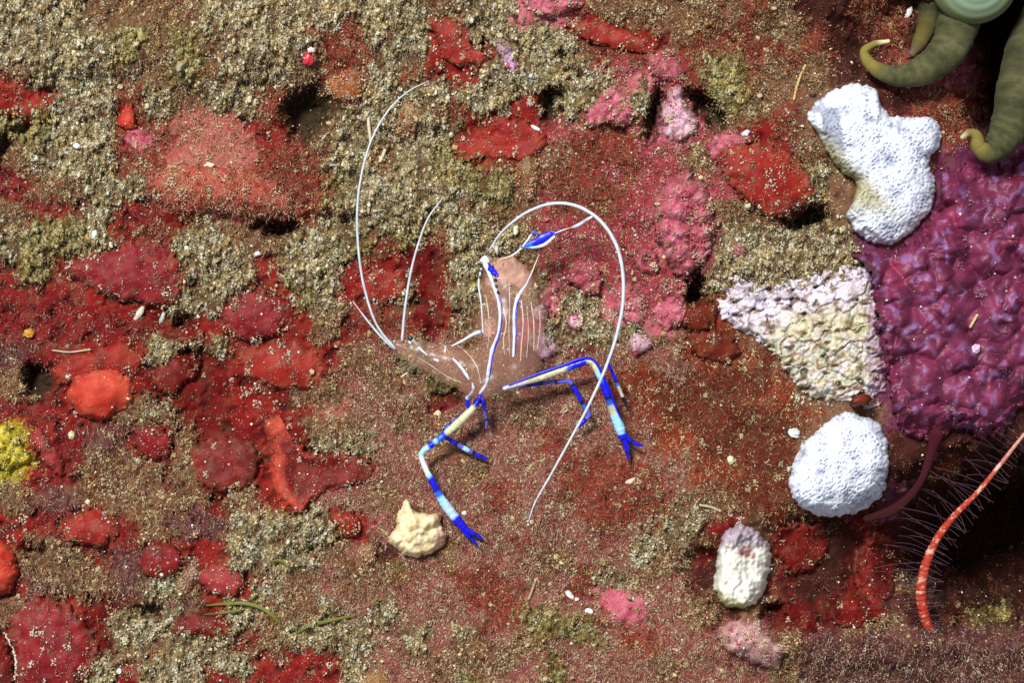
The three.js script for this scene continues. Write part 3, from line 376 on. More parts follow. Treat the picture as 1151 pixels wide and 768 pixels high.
// sea squirts and soft blobs
const squirtMat = M({ vertexColors: true, roughness: 0.6, transparent: true, opacity: 0.8 });
const squirt = (label, pts, cs, thick) => growth('sea_squirt', label, 'sea squirt', pts, { pal: pal(...cs), thick, mat: squirtMat, h: (x, y) => 1.2 * noise(x / 8, y / 8), wob: 3, q: 0.7, p: 1.7, silt: 0.6, cls: 'n', group: 'small brown sea squirts' });
squirt('upright brown smooth sea squirt above the arched antenna', ring(592, 200, 13, 26), [[104, 74, 40], [128, 96, 56]], 14);
squirt('tan smooth sea squirt right of the tip of the tallest antenna', [[446, 128], [458, 112], [474, 114], [472, 140], [462, 156], [444, 152]], [[140, 112, 72], [164, 138, 98]], 9);
squirt('pear-shaped translucent grey-brown sea squirt among red sponges', [[203, 648], [210, 637], [222, 634], [227, 644], [218, 658], [208, 664], [202, 658]], [[128, 92, 76], [150, 116, 98]], 14);
squirt('glassy amber sea squirt left of the cream shell lump', [[404, 618], [410, 609], [420, 611], [423, 624], [418, 636], [408, 634]], [[134, 100, 62], [158, 122, 84]], 14);
squirt('amber-brown sea squirt cut by the lower border', [[402, 772], [412, 758], [428, 752], [438, 764], [430, 784], [408, 786]], [[140, 96, 40], [168, 124, 66]], 14);
squirt('orange-brown bulging sea squirt in a dark nook', [[366, 92], [382, 80], [402, 76], [412, 92], [406, 112], [388, 116], [372, 108]], [[112, 58, 14], [176, 92, 16]], 12);
squirt('little brown sea squirt close to the tip of the tallest antenna', ring(456, 89, 8, 9), [[112, 68, 18], [140, 90, 30]], 9);
squirt('olive-brown sea squirt at the bend in the turf right of the short antenna', ring(524, 228, 9, 12), [[84, 66, 36], [108, 88, 52]], 9);

// ------------------------------------------------------------------ swept bodies: [x, y, z, radius] rows; colour by position along the row
function sweep(rows, o = {}) {
  const n = rows.length, per = o.per ?? 10, sides = o.sides ?? 10, N = (n - 1) * per, flat = o.flat ?? 1, P = [], C = [], I = [];
  const cur = new THREE.CatmullRomCurve3(rows.map(r => at(r[0], r[1], r[2])), false, 'centripetal'), T = new THREE.Vector3(), U = new THREE.Vector3(), V = new THREE.Vector3(), zz = new THREE.Vector3(0, 0, 1);
  for (let i = 0; i <= N; i++) {
    const t = i / N, f = t * (n - 1), k = Math.min(n - 2, f | 0), e = f - k, se = e * e * (3 - 2 * e), p = cur.getPoint(t);
    let r = lerp(rows[k][3], rows[k + 1][3], se) * (o.rad ? o.rad(f, t) : 1), r0 = r;
    cur.getTangent(t, T); U.crossVectors(T, zz); if (U.lengthSq() < 1e-4) U.set(1, 0, 0); U.normalize(); V.crossVectors(U, T).normalize();
    for (let j = 0; j < sides; j++) { const a = j / sides * 6.2832; r = o.bump ? r0 * (1 + o.bump(f, a)) : r0; const c = Math.cos(a) * r * S, s = Math.sin(a) * r * S * flat, col = o.col ? o.col(f, a, t) : [1, 1, 1]; P.push(p.x + U.x * c + V.x * s, p.y + U.y * c + V.y * s, p.z + U.z * c + V.z * s); C.push(...col); }
  }
  for (let i = 0; i < N; i++) for (let j = 0; j < sides; j++) { const a = i * sides + j, b = i * sides + (j + 1) % sides; I.push(a, b, a + sides, b, b + sides, a + sides); }
  for (const [i, sgn] of [[0, -1], [N, 1]]) { // rounded ends
    cur.getTangent(i / N, T); const p = cur.getPoint(i / N), r = rows[i ? n - 1 : 0][3] * S * 0.8 * sgn, q = P.length / 3; P.push(p.x + T.x * r, p.y + T.y * r, p.z + T.z * r); C.push(...C.slice(i * sides * 3, i * sides * 3 + 3));
    for (let j = 0; j < sides; j++) { const a = i * sides + j, b = i * sides + (j + 1) % sides; if (sgn < 0) I.push(q, b, a); else I.push(a, b, q); }
  }
  const g = new THREE.BufferGeometry(); g.setAttribute('position', new THREE.Float32BufferAttribute(P, 3)); g.setAttribute('color', new THREE.Float32BufferAttribute(C, 3)); g.setIndex(I); g.computeVertexNormals(); return g;
}
const bands = (list, soft = 0.12) => (f, a = 0) => { let c = list[0][1]; for (let i = 1; i < list.length; i++) c = mix3(c, list[i][1], sst(list[i][0] - soft, list[i][0] + soft, f + 0.05 * noise(f * 9, a * 1.3))); const g = 1 + 0.3 * noise(f * 5.3, a * 1.1 + 7); return c.map(v => v * g); };

// ------------------------------------------------------------------ the cleaner shrimp
const SB = 16;                                            // height of the rock under the shrimp
const cW = L([206, 213, 224]), cB = L([12, 12, 200]), cK = L([14, 8, 34]), cLB = L([150, 205, 240]), cY = L([190, 190, 150]), cV = L([86, 84, 190]), cBr = L([92, 52, 44]), cMB = L([44, 92, 226]);
const shrimp = thing('cleaner_shrimp', 'see-through cleaner shrimp with white stripes and blue-banded legs clinging to the reef', 'shrimp', 548, 425, SB);
const matChit = M({ vertexColors: true, roughness: 0.35 });
const SPINE = [[446, 390, 58, 6], [470, 397, 58, 14], [505, 409, 58, 21], [540, 420, 60, 27], [571, 403, 62, 34], [574, 362, 62, 37], [570, 325, 60, 31], [556, 302, 58, 11], [545, 292, 58, 4]];
function bodyD(x, y, z) {
  let d = 1e9;
  const cap = (a, b) => { const zx = 1.3, ax = a[0], ay = a[1], az = a[2] * zx, bx = b[0] - ax, by = b[1] - ay, bz = b[2] * zx - az, px = x - ax, py = y - ay, pz = z * zx - az, t = clamp((px * bx + py * by + pz * bz) / (bx * bx + by * by + bz * bz)), e = Math.hypot(px - bx * t, py - by * t, pz - bz * t) - lerp(a[3], b[3], t), h = Math.max(7 - Math.abs(d - e), 0) / 7; d = Math.min(d, e) - h * h * 7 / 4; };
  for (let i = 0; i < SPINE.length - 1; i++) cap(SPINE[i], SPINE[i + 1]);
  cap([447, 386, 58, 2.5], [486, 391, 62, 5]);
  return d;
}
{
  const n = 84, mc = new MarchingCubes(n, new THREE.MeshBasicMaterial(), false, false, 400000), x0 = 530, y0 = 360, z0 = 60, h = 104;
  for (let k = 0; k < n; k++) for (let j = 0; j < n; j++) for (let i = 0; i < n; i++) mc.field[i + j * n + k * n * n] = -bodyD(x0 + (i / (n / 2) - 1) * h, y0 - (j / (n / 2) - 1) * h, z0 + (k / (n / 2) - 1) * h);
  mc.isolation = 0; mc.update();
  const P = new Float32Array(mc.count * 3), N = new Float32Array(mc.count * 3);
  for (let i = 0; i < mc.count; i++) { const v = at(x0 + mc.positionArray[i * 3] * h, y0 - mc.positionArray[i * 3 + 1] * h, z0 + mc.positionArray[i * 3 + 2] * h); P.set([v.x, v.y, v.z], i * 3); N.set([mc.normalArray[i * 3], mc.normalArray[i * 3 + 1], mc.normalArray[i * 3 + 2]], i * 3); }
  const g = new THREE.BufferGeometry(); g.setAttribute('position', new THREE.BufferAttribute(P, 3)); g.setAttribute('normal', new THREE.BufferAttribute(N, 3));
  const m = mesh('body', g, M({ color: new THREE.Color(...L([186, 138, 118])), roughness: 0.25, transparent: true, opacity: 0.18, side: THREE.FrontSide }), shrimp);
}
const skin = (x, y) => { for (let z = 110; z > 30; z -= 0.5) if (bodyD(x, y, z) < 0) return z; return 60; };   // height of the body's near side
const glim = c => (f, a) => { const g = 0.82 + 0.3 * noise(f * 3.7 + c[0] * 9, a); return c.map(v => v * g); };
const onBody = (rows, col, w = 1.0) => sweep(rows.map(([x, y, r]) => [x, y, skin(x, y) + 0.4 * r, r * w]), { sides: 7, per: 12, flat: 0.5, rad: f => 0.95 + 0.4 * noise(f * 2.3, rows[0][0]), col: typeof col === 'function' ? col : glim(col) });
const cPale = L([206, 180, 158]);
for (const [rows, col] of [
  [[[541, 302, 1.2], [538, 318, 1.1], [541, 342, 1], [543, 374, 0.7]], cW],
  [[[544, 293, 2.6], [553, 316, 2.2], [560, 338, 1.9], [562, 356, 1.6], [560, 374, 1.7], [553, 394, 2], [549, 416, 2], [547, 430, 1.8], [539, 443, 1.6]], cW],
  [[[566, 346, 0.9], [569, 364, 0.9], [566, 382, 0.8], [567, 398, 0.5]], cPale],
  [[[592, 319, 1.2], [582, 334, 2.2], [578, 350, 1.8], [578, 376, 1.8], [577, 401, 1.6]], cW],
  [[[586, 338, 0.8], [588, 364, 0.9], [586, 388, 0.8], [585, 406, 0.5]], cPale],
  [[[597, 340, 0.7], [600, 364, 0.8], [600, 394, 0.6]], cPale],
  [[[546, 332, 0.5], [549, 352, 0.6], [550, 372, 0.6], [548, 392, 0.4]], cPale], [[[572, 318, 0.4], [573, 340, 0.6], [572, 372, 0.5], [573, 398, 0.4]], cPale], [[[606, 346, 0.4], [607, 366, 0.6], [604, 392, 0.5]], cPale], [[[592, 344, 0.4], [594, 372, 0.6], [592, 402, 0.4]], cPale],
  [[[514, 388, 0.5], [526, 398, 0.6], [536, 412, 0.7], [540, 428, 0.5]], cPale], [[[470, 402, 0.4], [486, 412, 0.5], [504, 424, 0.5], [518, 430, 0.4]], cPale], [[[546, 309, 0.4], [556, 313, 0.6], [568, 312, 0.5], [580, 306, 0.4]], cPale],
  [[[555.6, 318, 0.6], [562.4, 340, 0.9], [564, 356, 0.9], [562, 374, 0.8], [555.4, 394, 0.9], [551.6, 416, 0.9], [549, 430, 0.6]], cB], [[[584, 336, 0.6], [580.4, 350, 0.8], [580, 376, 0.8], [579, 398, 0.5]], cB],
  [[[509, 403, 1.1], [519, 414, 2], [527, 426, 1.7]], cW], [[[531, 431, 1], [532, 438, 1.7], [525, 447, 1.2]], cW],
  [[[460, 384, 2], [468, 389, 1.8], [480, 399, 1]], cW], [[[488, 404, 1.5], [493, 406, 1.5]], cW], [[[500, 396, 1.6], [501, 389, 0.8]], cW], [[[451, 424, 1], [458, 419, 1]], cPale],
]) mesh('stripe', onBody(rows, col), matChit, shrimp);
mesh('blue_patch', onBody([[549, 297, 1.6], [553, 304, 4.6], [559, 310, 2.6]], cB), matChit, shrimp).userData.label = 'bright blue patch at the tail tip';
for (const [x, y, r] of [[557, 315, 2], [558, 322, 1.8], [560, 329, 1.8], [541, 305, 1.7], [540, 312, 1.7]]) mesh('spot', onBody([[x - 0.8, y - 0.8, r], [x + 0.8, y + 0.8, r]], cK), matChit, shrimp);
mesh('tail_tip', onBody([[541, 294, 2.6], [545, 290, 2.8], [549, 294, 2]], cW), matChit, shrimp);
for (let i = 0; i < 26; i++) { const x = rr(470, 600), y = rr(320, 430); if (bodyD(x, y, 62) > -8) continue; mesh('spot', onBody([[x, y, 0.7], [x + 0.8, y + 0.8, 0.7]], cW), matChit, shrimp); }
// eyes on short stalks
for (const [x, y, z] of [[463, 382, 76], [468, 386, 50]]) { const st = mesh('eye_stalk', sweep([[x + 6, y + 6, z - 6, 2.2], [x + 2, y + 2, z - 2, 2.4], [x, y, z, 2.6]], { col: () => cPale }), matChit, shrimp); mesh('eye', sweep([[x, y, z, 2.4], [x - 2, y - 2, z + 1, 3.2], [x - 4, y - 3, z + 2, 1.6]], { col: () => L([40, 40, 60]) }), matChit, shrimp); }
// antennae
const ant = (label, rows, col = cW) => { mesh('antenna', sweep(rows.map(r => [r[0], r[1], r[2], r[3] * 0.78]), { sides: 8, per: 12, col: typeof col === 'function' ? col : glim(col) }), matChit, shrimp).userData.label = label; };
ant('long antenna arching over the back and trailing below', [[550, 281, 60, 1.2], [564, 261, 70, 1.6], [590, 240, 82, 2.1], [620, 229, 92, 2.4], [646, 231, 100, 2.5], [671, 245, 104, 2.6], [690, 270, 106, 2.6], [699, 300, 106, 2.6], [700, 340, 104, 2.5], [692, 380, 100, 2.3], [680, 415, 96, 2.2], [662, 455, 90, 2], [640, 496, 80, 1.8], [615, 541, 70, 1.5], [601, 566, 62, 1.2], [594, 586, 56, 0.7]]);
ant('tall curved antenna rising from the head', [[444, 392, 62, 1.8], [424, 366, 70, 1.7], [410, 325, 78, 1.8], [403, 280, 86, 1.8], [402, 230, 92, 1.7], [409, 185, 94, 1.5], [421, 150, 94, 1.3], [440, 120, 92, 1.1], [460, 102, 88, 0.9], [482, 91, 84, 0.5]]);
ant('shorter upright antenna', [[452, 383, 66, 2.1], [455, 350, 74, 1.9], [461, 310, 80, 1.7], [470, 275, 84, 1.5], [481, 246, 86, 1.2], [498, 222, 86, 0.6]]);
ant('short thick feeler', [[444, 392, 60, 2.2], [432, 382, 64, 1.9], [416, 364, 68, 1.5], [397, 339, 72, 0.6]]);
ant('white side feeler with a knob', [[540, 373, 84, 3], [532, 376, 84, 2.2], [520, 383, 82, 1.9], [508, 389, 78, 1]], f => mix3(cLB, cW, sst(0, 0.6, f)));
// legs
function leg(rows, list, label, soft) { const l = mesh('leg', sweep(rows, { sides: 10, per: 32, bump: (f, a) => 0.07 * noise(f * 3, Math.sin(a)) + 0.05 * noise(f * 9, a), col: bands(list, soft ?? 0.13) }), matChit, shrimp); if (label) l.userData.label = label; return l; }
const grey = L([150, 160, 150]);
{ const l = leg([[540, 445, 50, 3], [534, 456, 50, 3.6], [522, 469, 48, 4.6], [508, 482, 46, 4.4], [497, 491, 45, 3.6], [484, 501, 43, 3.8], [474, 510, 42, 3], [479, 528, 40, 3.2], [487, 543, 38, 3.8], [494, 557, 34, 4.4], [504, 572, 30, 5.6], [514, 585, 27, 5.4], [521, 593, 25, 4.6]],
  [[0, cB], [0.9, cK], [1.05, cY], [3.6, cB], [3.85, cMB], [4.4, cLB], [4.65, cB], [5.15, cLB], [6.2, cW], [7.3, cLB], [7.55, cB], [8.45, cK], [8.6, cMB], [9.05, cLB], [9.6, L([170, 196, 232])], [10.7, cB]], 'clawed leg bent down on the left with white and blue bands');
  mesh('claw_finger', sweep([[519, 590, 26, 3.4], [528, 598, 24, 3], [536, 602, 22, 2.4], [543, 606, 20, 1]], { col: bands([[0, cB], [1.6, cK], [1.9, cB]]) }), matChit, l); mesh('claw_finger', sweep([[518, 592, 26, 3], [525, 601, 22, 2.6], [531, 607, 20, 2], [537, 613, 18, 0.9]], { col: bands([[0, cB], [1.4, cK], [1.7, cB]]) }), matChit, l); }
{ const l = leg([[566, 437, 52, 2.2], [585, 431, 52, 3], [605, 425, 52, 4.2], [630, 416, 52, 4.4], [650, 409, 52, 4.2], [664, 406, 52, 3.8], [672, 418, 50, 4], [679, 434, 47, 4.4], [685, 450, 44, 4.4], [690, 465, 40, 5.2], [696, 480, 36, 5.8], [700, 492, 32, 5]],
  [[0, cW], [1.4, cY], [3.3, cMB], [3.55, cB], [4.4, cB], [4.6, cY], [5.9, cLB], [6.4, cMB], [6.7, cB], [7.7, cK], [7.95, cMB], [8.3, cY], [9, cLB], [10.3, cLB], [10.55, cB]], 'clawed leg held out to the right with white and blue bands');
  mesh('claw_finger', sweep([[700, 490, 32, 3.6], [703, 499, 29, 3.2], [705, 507, 27, 2.8], [706, 516, 25, 1.4]], { col: bands([[0, cB], [2, cK], [2.3, cB]]) }), matChit, l); mesh('claw_finger', sweep([[702, 489, 32, 3.2], [708, 495, 30, 2.6], [714, 499, 29, 2.2], [722, 501, 27, 1.6]], { col: bands([[0, cB], [1.1, cK], [1.5, cB]]) }), matChit, l);
  mesh('leg_edge', sweep([[572, 433, 56, 0.9], [600, 422, 58, 1.4], [632, 411, 58, 1.4], [655, 403, 57, 1.6], [667, 405, 56, 1.4], [680, 428, 52, 1.5], [690, 452, 46, 1.4], [702, 486, 36, 1.2]], { sides: 6, col: () => cB }), matChit, l); }
leg([[525, 446, 52, 2], [526, 455, 50, 2.4], [529, 464, 46, 2.2]], [[0, cLB], [0.3, cB], [1.4, cK], [1.6, cB]]);
leg([[541, 444, 50, 2], [543, 452, 50, 2.6], [545, 461, 48, 2]], [[0, cB], [1.2, cK], [1.45, cB]]);
leg([[540, 450, 46, 2.6], [530, 460, 44, 2.6], [516, 470, 40, 2.6], [504, 480, 36, 2.8], [495, 491, 34, 2]], [[0, cB], [0.8, cK], [1, cB], [1.5, cV], [1.8, cK], [2.1, cV], [2.6, cK], [2.8, cMB], [3.3, cK], [3.5, cMB]], 'thin banded leg along the left clawed leg', 0.06);
leg([[498, 490, 36, 2.4], [508, 496, 32, 2.6], [520, 503, 29, 2.8], [533, 510, 26, 2.6], [547, 516, 24, 2.2]], [[0, cK], [0.2, cB], [1.3, cK], [1.55, cV], [2, cLB], [2.5, cV], [2.8, cK], [3.05, cB], [3.5, cK], [3.7, cB]], 'thin dark-banded leg crossing behind the left clawed leg', 0.06);
leg([[545, 464, 32, 1.4], [547, 474, 28, 1.8], [546, 482, 25, 1]], [[0, cV], [0.6, cK], [0.9, cV]]);
leg([[563, 436, 46, 2.2], [575, 435, 44, 2.6], [592, 433, 42, 2.6], [610, 431, 40, 2.5], [628, 429, 38, 2.5], [641, 430, 36, 2.5], [648, 441, 34, 2.6], [656, 456, 31, 2.4], [662, 466, 28, 2.6], [656, 474, 26, 2.6], [649, 481, 24, 1.6]], [[0, cB], [0.8, cK], [1, cB], [1.7, cV], [2, cK], [2.2, cB], [2.8, cK], [3, cV], [3.7, cK], [3.9, cV], [5.2, cK], [5.4, cB], [6.6, cK], [6.9, cMB], [7.4, cV], [8.6, cK], [8.8, cB]], 'thin violet and black banded leg under the right clawed leg', 0.06);
leg([[683, 407, 40, 1.6], [688, 418, 37, 2], [693, 430, 34, 2.1], [698, 442, 31, 2], [702, 452, 28, 1.4], [706, 462, 25, 0.6]], [[0, cB], [0.8, cK], [1, cB], [1.8, cK], [2, cMB], [2.3, cY], [3, cW], [3.4, cK]], 'dark thin leg tip right of the arched antenna', 0.06);
// blue tail flap and its thin ray
mesh('tail_flap', sweep([[588, 277, 64, 0.8], [600, 273, 65, 3.4], [610, 268, 66, 5.2], [618, 264, 66, 4], [624, 262, 66, 1]], { flat: 0.35, col: bands([[0, cMB], [0.8, cB], [1.6, cB], [3.6, cMB]]) }), matChit, shrimp).userData.label = 'blue flap with a white edge';
mesh('flap_edge', sweep([[586, 278, 66, 0.8], [602, 278, 69, 1.4], [612, 275, 70, 1.9], [623, 266, 69, 1.6]], { col: bands([[0, cMB], [0.6, cLB], [1.5, cW]]) }), matChit, shrimp);
mesh('fin_ray', sweep([[560, 292, 60, 0.6], [574, 288, 62, 1], [584, 281, 64, 1.1], [593, 270, 66, 1.1], [600, 261, 67, 1.4], [604, 263, 67, 1]], { col: bands([[0, cPale], [1, cW], [3.6, cMB]]) }), matChit, shrimp);
mesh('fin_ray', sweep([[624, 262, 66, 0.7], [632, 259, 66, 0.9], [641, 256, 66, 0.4], [648, 254, 66, 1.9], [658, 248, 67, 1.8], [668, 242, 68, 1.2]], { col: bands([[0, cLB], [1.2, cPale], [2.6, cLB], [3.2, cW]]) }), matChit, shrimp);
mesh('fin_ray', sweep([[592, 319, 66, 1], [597, 308, 64, 0.9], [602, 296, 62, 0.6], [606, 286, 60, 0.4]], { col: bands([[0, cW], [1, cPale]]) }), matChit, shrimp);

// ------------------------------------------------------------------ sea anemone in the upper right crevice
const anem = thing('sea_anemone', 'olive green sea anemone with ringed tentacles ending in thin pale curled tips', 'sea anemone', 1130, 40, -60);
const matTent = M({ vertexColors: true, roughness: 0.85, transmission: 0.15, specularIntensity: 0.4, thickness: 0 }, true);
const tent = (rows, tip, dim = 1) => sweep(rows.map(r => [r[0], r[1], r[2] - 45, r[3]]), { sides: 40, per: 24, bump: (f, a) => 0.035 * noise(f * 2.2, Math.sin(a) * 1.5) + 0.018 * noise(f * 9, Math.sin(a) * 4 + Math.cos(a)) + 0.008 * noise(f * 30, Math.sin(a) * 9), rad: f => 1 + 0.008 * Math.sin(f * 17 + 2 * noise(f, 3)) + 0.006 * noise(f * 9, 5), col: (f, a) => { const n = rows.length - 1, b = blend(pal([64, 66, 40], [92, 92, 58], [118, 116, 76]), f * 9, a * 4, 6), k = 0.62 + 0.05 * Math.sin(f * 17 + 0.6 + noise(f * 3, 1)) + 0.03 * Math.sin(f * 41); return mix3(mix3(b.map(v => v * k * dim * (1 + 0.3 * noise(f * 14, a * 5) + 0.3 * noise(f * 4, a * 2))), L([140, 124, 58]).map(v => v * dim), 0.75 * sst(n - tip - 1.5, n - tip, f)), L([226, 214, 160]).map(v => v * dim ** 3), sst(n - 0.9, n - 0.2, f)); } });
mesh('tentacle', tent([[1108, -70, -60, 30], [1092, -20, -20, 27], [1078, 22, 14, 24], [1066, 54, 24, 21.5], [1042, 76, 30, 18], [1014, 85, 33, 13], [992, 81, 34, 9.5], [976, 70, 34, 6.8], [971, 58, 34, 5], [981, 50, 34, 3.8], [999, 46, 34, 2]], 3), matTent, anem).userData.label = 'tentacle whose tip curls up beside the white sponge';
mesh('tentacle', tent([[1250, -60, -90, 46], [1200, 0, -50, 40], [1166, 52, -12, 34], [1148, 100, 6, 29], [1136, 138, 14, 23], [1124, 160, 18, 18], [1110, 171, 20, 12.5], [1100, 165, 20, 9], [1097, 153, 20, 6.6], [1090, 149, 20, 4.6], [1080, 155, 20, 2.4]], 3, 0.85), matTent, anem).userData.label = 'thick tentacle hanging down at the right border';
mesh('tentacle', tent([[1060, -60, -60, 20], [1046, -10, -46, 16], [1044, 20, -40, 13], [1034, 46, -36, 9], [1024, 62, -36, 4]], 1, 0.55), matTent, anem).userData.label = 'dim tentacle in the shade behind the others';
{ // the tentacle that points at the viewer: its rounded end shows as rings
  const pr = []; for (let i = 0; i <= 40; i++) { const t = i / 40, r = 50 * Math.sin(t * Math.PI / 2) ** 0.8; pr.push(new THREE.Vector2(r * S, (34 * Math.cos(t * Math.PI / 2) + 0.45 * Math.sin(r * 0.62)) * S)); }
  for (let i = 1; i <= 10; i++) pr.push(new THREE.Vector2((50 - i * 1.2) * S, -i * 8 * S));
  const g = new THREE.LatheGeometry(pr, 64), C = []; for (let i = 0; i < g.attributes.position.count; i++) { const r = Math.hypot(g.attributes.position.getX(i), g.attributes.position.getZ(i)) / S; C.push(...mix3(L([128, 150, 126]), L([104, 108, 62]), sst(30, 50, r + 3 * noise(i * 0.3, 4)) * 0.8 + 0.25 * (0.5 + 0.5 * Math.sin(r * 0.62)))); }
  g.setAttribute('color', new THREE.Float32BufferAttribute(C, 3)); g.rotateX(Math.PI / 2 + 0.12); const p = at(1094, -23, -6); g.translate(p.x, p.y, p.z);
  mesh('tentacle', g, matTent, anem).userData.label = 'foreshortened pale green tentacle seen as concentric rings';
}

// ------------------------------------------------------------------ brittle star arm in the lower right crevice
const star = thing('brittle_star', 'red and white banded brittle star arm with fine dark spines reaching out of the crevice', 'brittle star', 1044, 712, -20);
{
  const rows = [[1176, 462, 30, 1.6], [1151, 488, 30, 2.2], [1124, 522, 28, 3], [1098, 554, 24, 3.6], [1074, 578, 20, 4.4], [1054, 604, 14, 5.4], [1041, 632, 10, 6.4], [1035, 660, 6, 7.2], [1037, 686, 0, 7.2], [1044, 708, -8, 6.6], [1054, 728, -24, 5.6]];
  rows.forEach(r => { r[2] -= 55; }); const cr = L([136, 30, 20]), co = L([172, 64, 40]), cw = L([200, 164, 148]);
  mesh('arm', sweep(rows, { sides: 14, per: 40, bump: (f, a) => 0.1 * noise(f * 12, Math.sin(a) * 2), rad: f => 0.84 + 0.035 * Math.sin(f * 6.2832 * 5), col: (f, a) => { const b = noise(f * 2.6, 7) + 0.8 * noise(f * 8, a * 1.5); return mix3(mix3(cr, co, 0.5 + 0.12 * Math.sin(f * 31.4) + 0.5 * noise(f * 6, a)), cw, clamp(0.8 * sst(0.15, 0.5, b) * sst(0.1, 0.7, Math.abs(Math.sin(a + 0.6))) + 0.7 * sst(3, 0.4, f))); } }), matSoft, star);
  const cur = new THREE.CatmullRomCurve3(rows.map(r => at(r[0], r[1], r[2])), false, 'centripetal'), gs = [];
  for (let i = 0; i < 130; i++) {
    const t = 0.06 + 0.86 * (i >> 1) / 65, p = cur.getPoint(t), T = cur.getTangent(t), sd = i & 1 ? 1 : -1, n = new THREE.Vector3(T.y, -T.x, 0).normalize().multiplyScalar(-sd), len = (sd > 0 ? rr(8, 18) : rr(24, 64)) * S * sst(0, 0.3, t) + 6 * S, d = n.addScaledVector(T, rr(-0.3, 0.35)).add(new THREE.Vector3(0, rr(-0.15, 0.15), rr(-0.3, 0.7))).normalize();
    const b = new THREE.Vector3(rr(-0.4, 0.4), rr(-0.5, 0.1), 0).multiplyScalar(len * 0.5), g = new THREE.TubeGeometry(new THREE.QuadraticBezierCurve3(p.clone(), p.clone().addScaledVector(d, len * 0.55), p.clone().addScaledVector(d, len).add(b)), 5, 0.42 * S, 3, false); gs.push(g);
  }
  const sp = mesh('spines', mergeGeometries(gs), M({ color: new THREE.Color(...L([74, 40, 54])), roughness: 0.6 }), star); sp.userData.kind = 'stuff';
}

// ------------------------------------------------------------------ strands, blades, tubes
function strand(name, label, category, rows, o, mat, group) { const m = thing(name, label, category, rows[0][0], rows[0][1], rows[0][2], group), g = mesh(o.part ?? 'strand', sweep(rows, o), mat, m); return g; }
const on = (x, y, up, r) => [x, y, zAt(x, y) + up, r];
function single(name, label, category, geo, mat, x, y, z, group) { const p = at(x, y, z), m = new THREE.Mesh(geo, mat); geo.translate(-p.x, -p.y, -p.z); m.position.copy(p); m.name = numbered(name); m.castShadow = m.receiveShadow = true; scene.add(m); return tag(m, label, category, group); }
single('red_alga_strand', 'maroon stalk drooping from the purple sponge behind the round white sponge', 'alga', sweep([[1053, 486, -20, 8], [1045, 512, -30, 5], [1037, 536, -36, 4], [1022, 558, -44, 4.5], [1002, 574, -46, 6], [972, 584, -48, 4]], { flat: 0.5, col: f => mix3(L([64, 20, 28]), L([46, 18, 20]), f / 5) }), matVC, 1052, 488, -20);
const GB = 'green algae blades';
const blade = (label, pts, w, c) => single('algae_blade', label, 'alga', sweep(pts.map(([x, y], i) => on(x, y, 4 + 5 * Math.sin(i / (pts.length - 1) * 3.14), w * Math.sin(0.35 + 2.6 * i / (pts.length - 1)))), { flat: 0.3, sides: 8, col: (f) => mix3(L(c).map(v => v * 0.7), L([120, 112, 56]), 0.35 + 0.3 * noise(f * 3, c[0])) }), matWet, pts[0][0], pts[0][1], zAt(...pts[0]), GB);
blade('longest green algae blade, curved over the dark red sponge', [[232, 681], [254, 679], [278, 679], [298, 686], [312, 698], [318, 706]], 2.3, [92, 110, 24]);
blade('short green algae blade joined under the longest one', [[230, 691], [252, 689], [270, 686], [286, 681]], 1.6, [84, 100, 24]);
blade('green algae blade lying alone in pale sediment', [[332, 713], [348, 704], [366, 699], [384, 695], [400, 692]], 2.0, [104, 118, 40]);
blade('faint yellowish algae blade below the curled-rim flap', [[302, 632], [314, 630], [324, 636], [330, 646]], 1.5, [112, 104, 44]);
const TG = 'thin pale worm tubes on the turf';
const wormTube = (label, pts, w, c = [206, 196, 170]) => single('worm_tube', label, 'worm tube', sweep(pts.map(([x, y]) => on(x, y, 2.5, w)), { sides: 7, per: 6, col: f => mix3(L(c), L([150, 130, 100]), 0.3 + 0.3 * noise(f * 4, w * 9)) }), matVC, pts[0][0], pts[0][1], zAt(...pts[0]), TG);
wormTube('upright pale worm tube beside the tallest antenna', [[414, 130], [415, 144], [417, 160]], 2.0);
wormTube('short slanting worm tube below the upright pale one', [[433, 168], [430, 176], [427, 182]], 2);
wormTube('faint pinkish worm tube left of the short antenna, in tan sediment', [[417, 214], [415, 228], [414, 240]], 1.7, [196, 164, 140]);
wormTube('long thin straw-coloured worm tube left of the two-lobed white sponge', [[905, 73], [900, 84], [895, 98], [892, 112]], 1.4, [196, 170, 110]);
wormTube('thin whitish thread lying above the orange-red cushion', [[60, 394], [78, 396], [102, 393]], 1.1, [186, 168, 140]);
wormTube('pale worm tube lying on maroon turf below the right claw', [[786, 568], [798, 570], [810, 575]], 1.7, [186, 172, 130]);
wormTube('tiny straw worm tube on the purple sponge', [[1098, 354], [1094, 361], [1090, 368]], 1.7, [196, 186, 120]);
wormTube('pale thin tube standing in brown turf below the trailing antenna tip', [[602, 652], [598, 664], [594, 674]], 1.3, [170, 150, 120]);
{ // dotted seam of the sponge at the left border
  const gs = []; for (let i = 0; i < 34; i++) { const t = i / 33, x = 6 + 13 * Math.sin(t * 2.2) + rr(-1, 1), y = 712 + t * 52, g = new THREE.IcosahedronGeometry(rr(0.8, 1.7) * S, 0), p = at(x, y, zAt(x, y) + 1); g.translate(p.x, p.y, p.z); gs.push(g); }
  single('white_bryozoan', 'dotted white line of bryozoans along the brown-red sponge at the left border', 'bryozoan', mergeGeometries(gs), M({ color: new THREE.Color(...L([200, 190, 176])) }), 8, 712, zAt(8, 712));
}
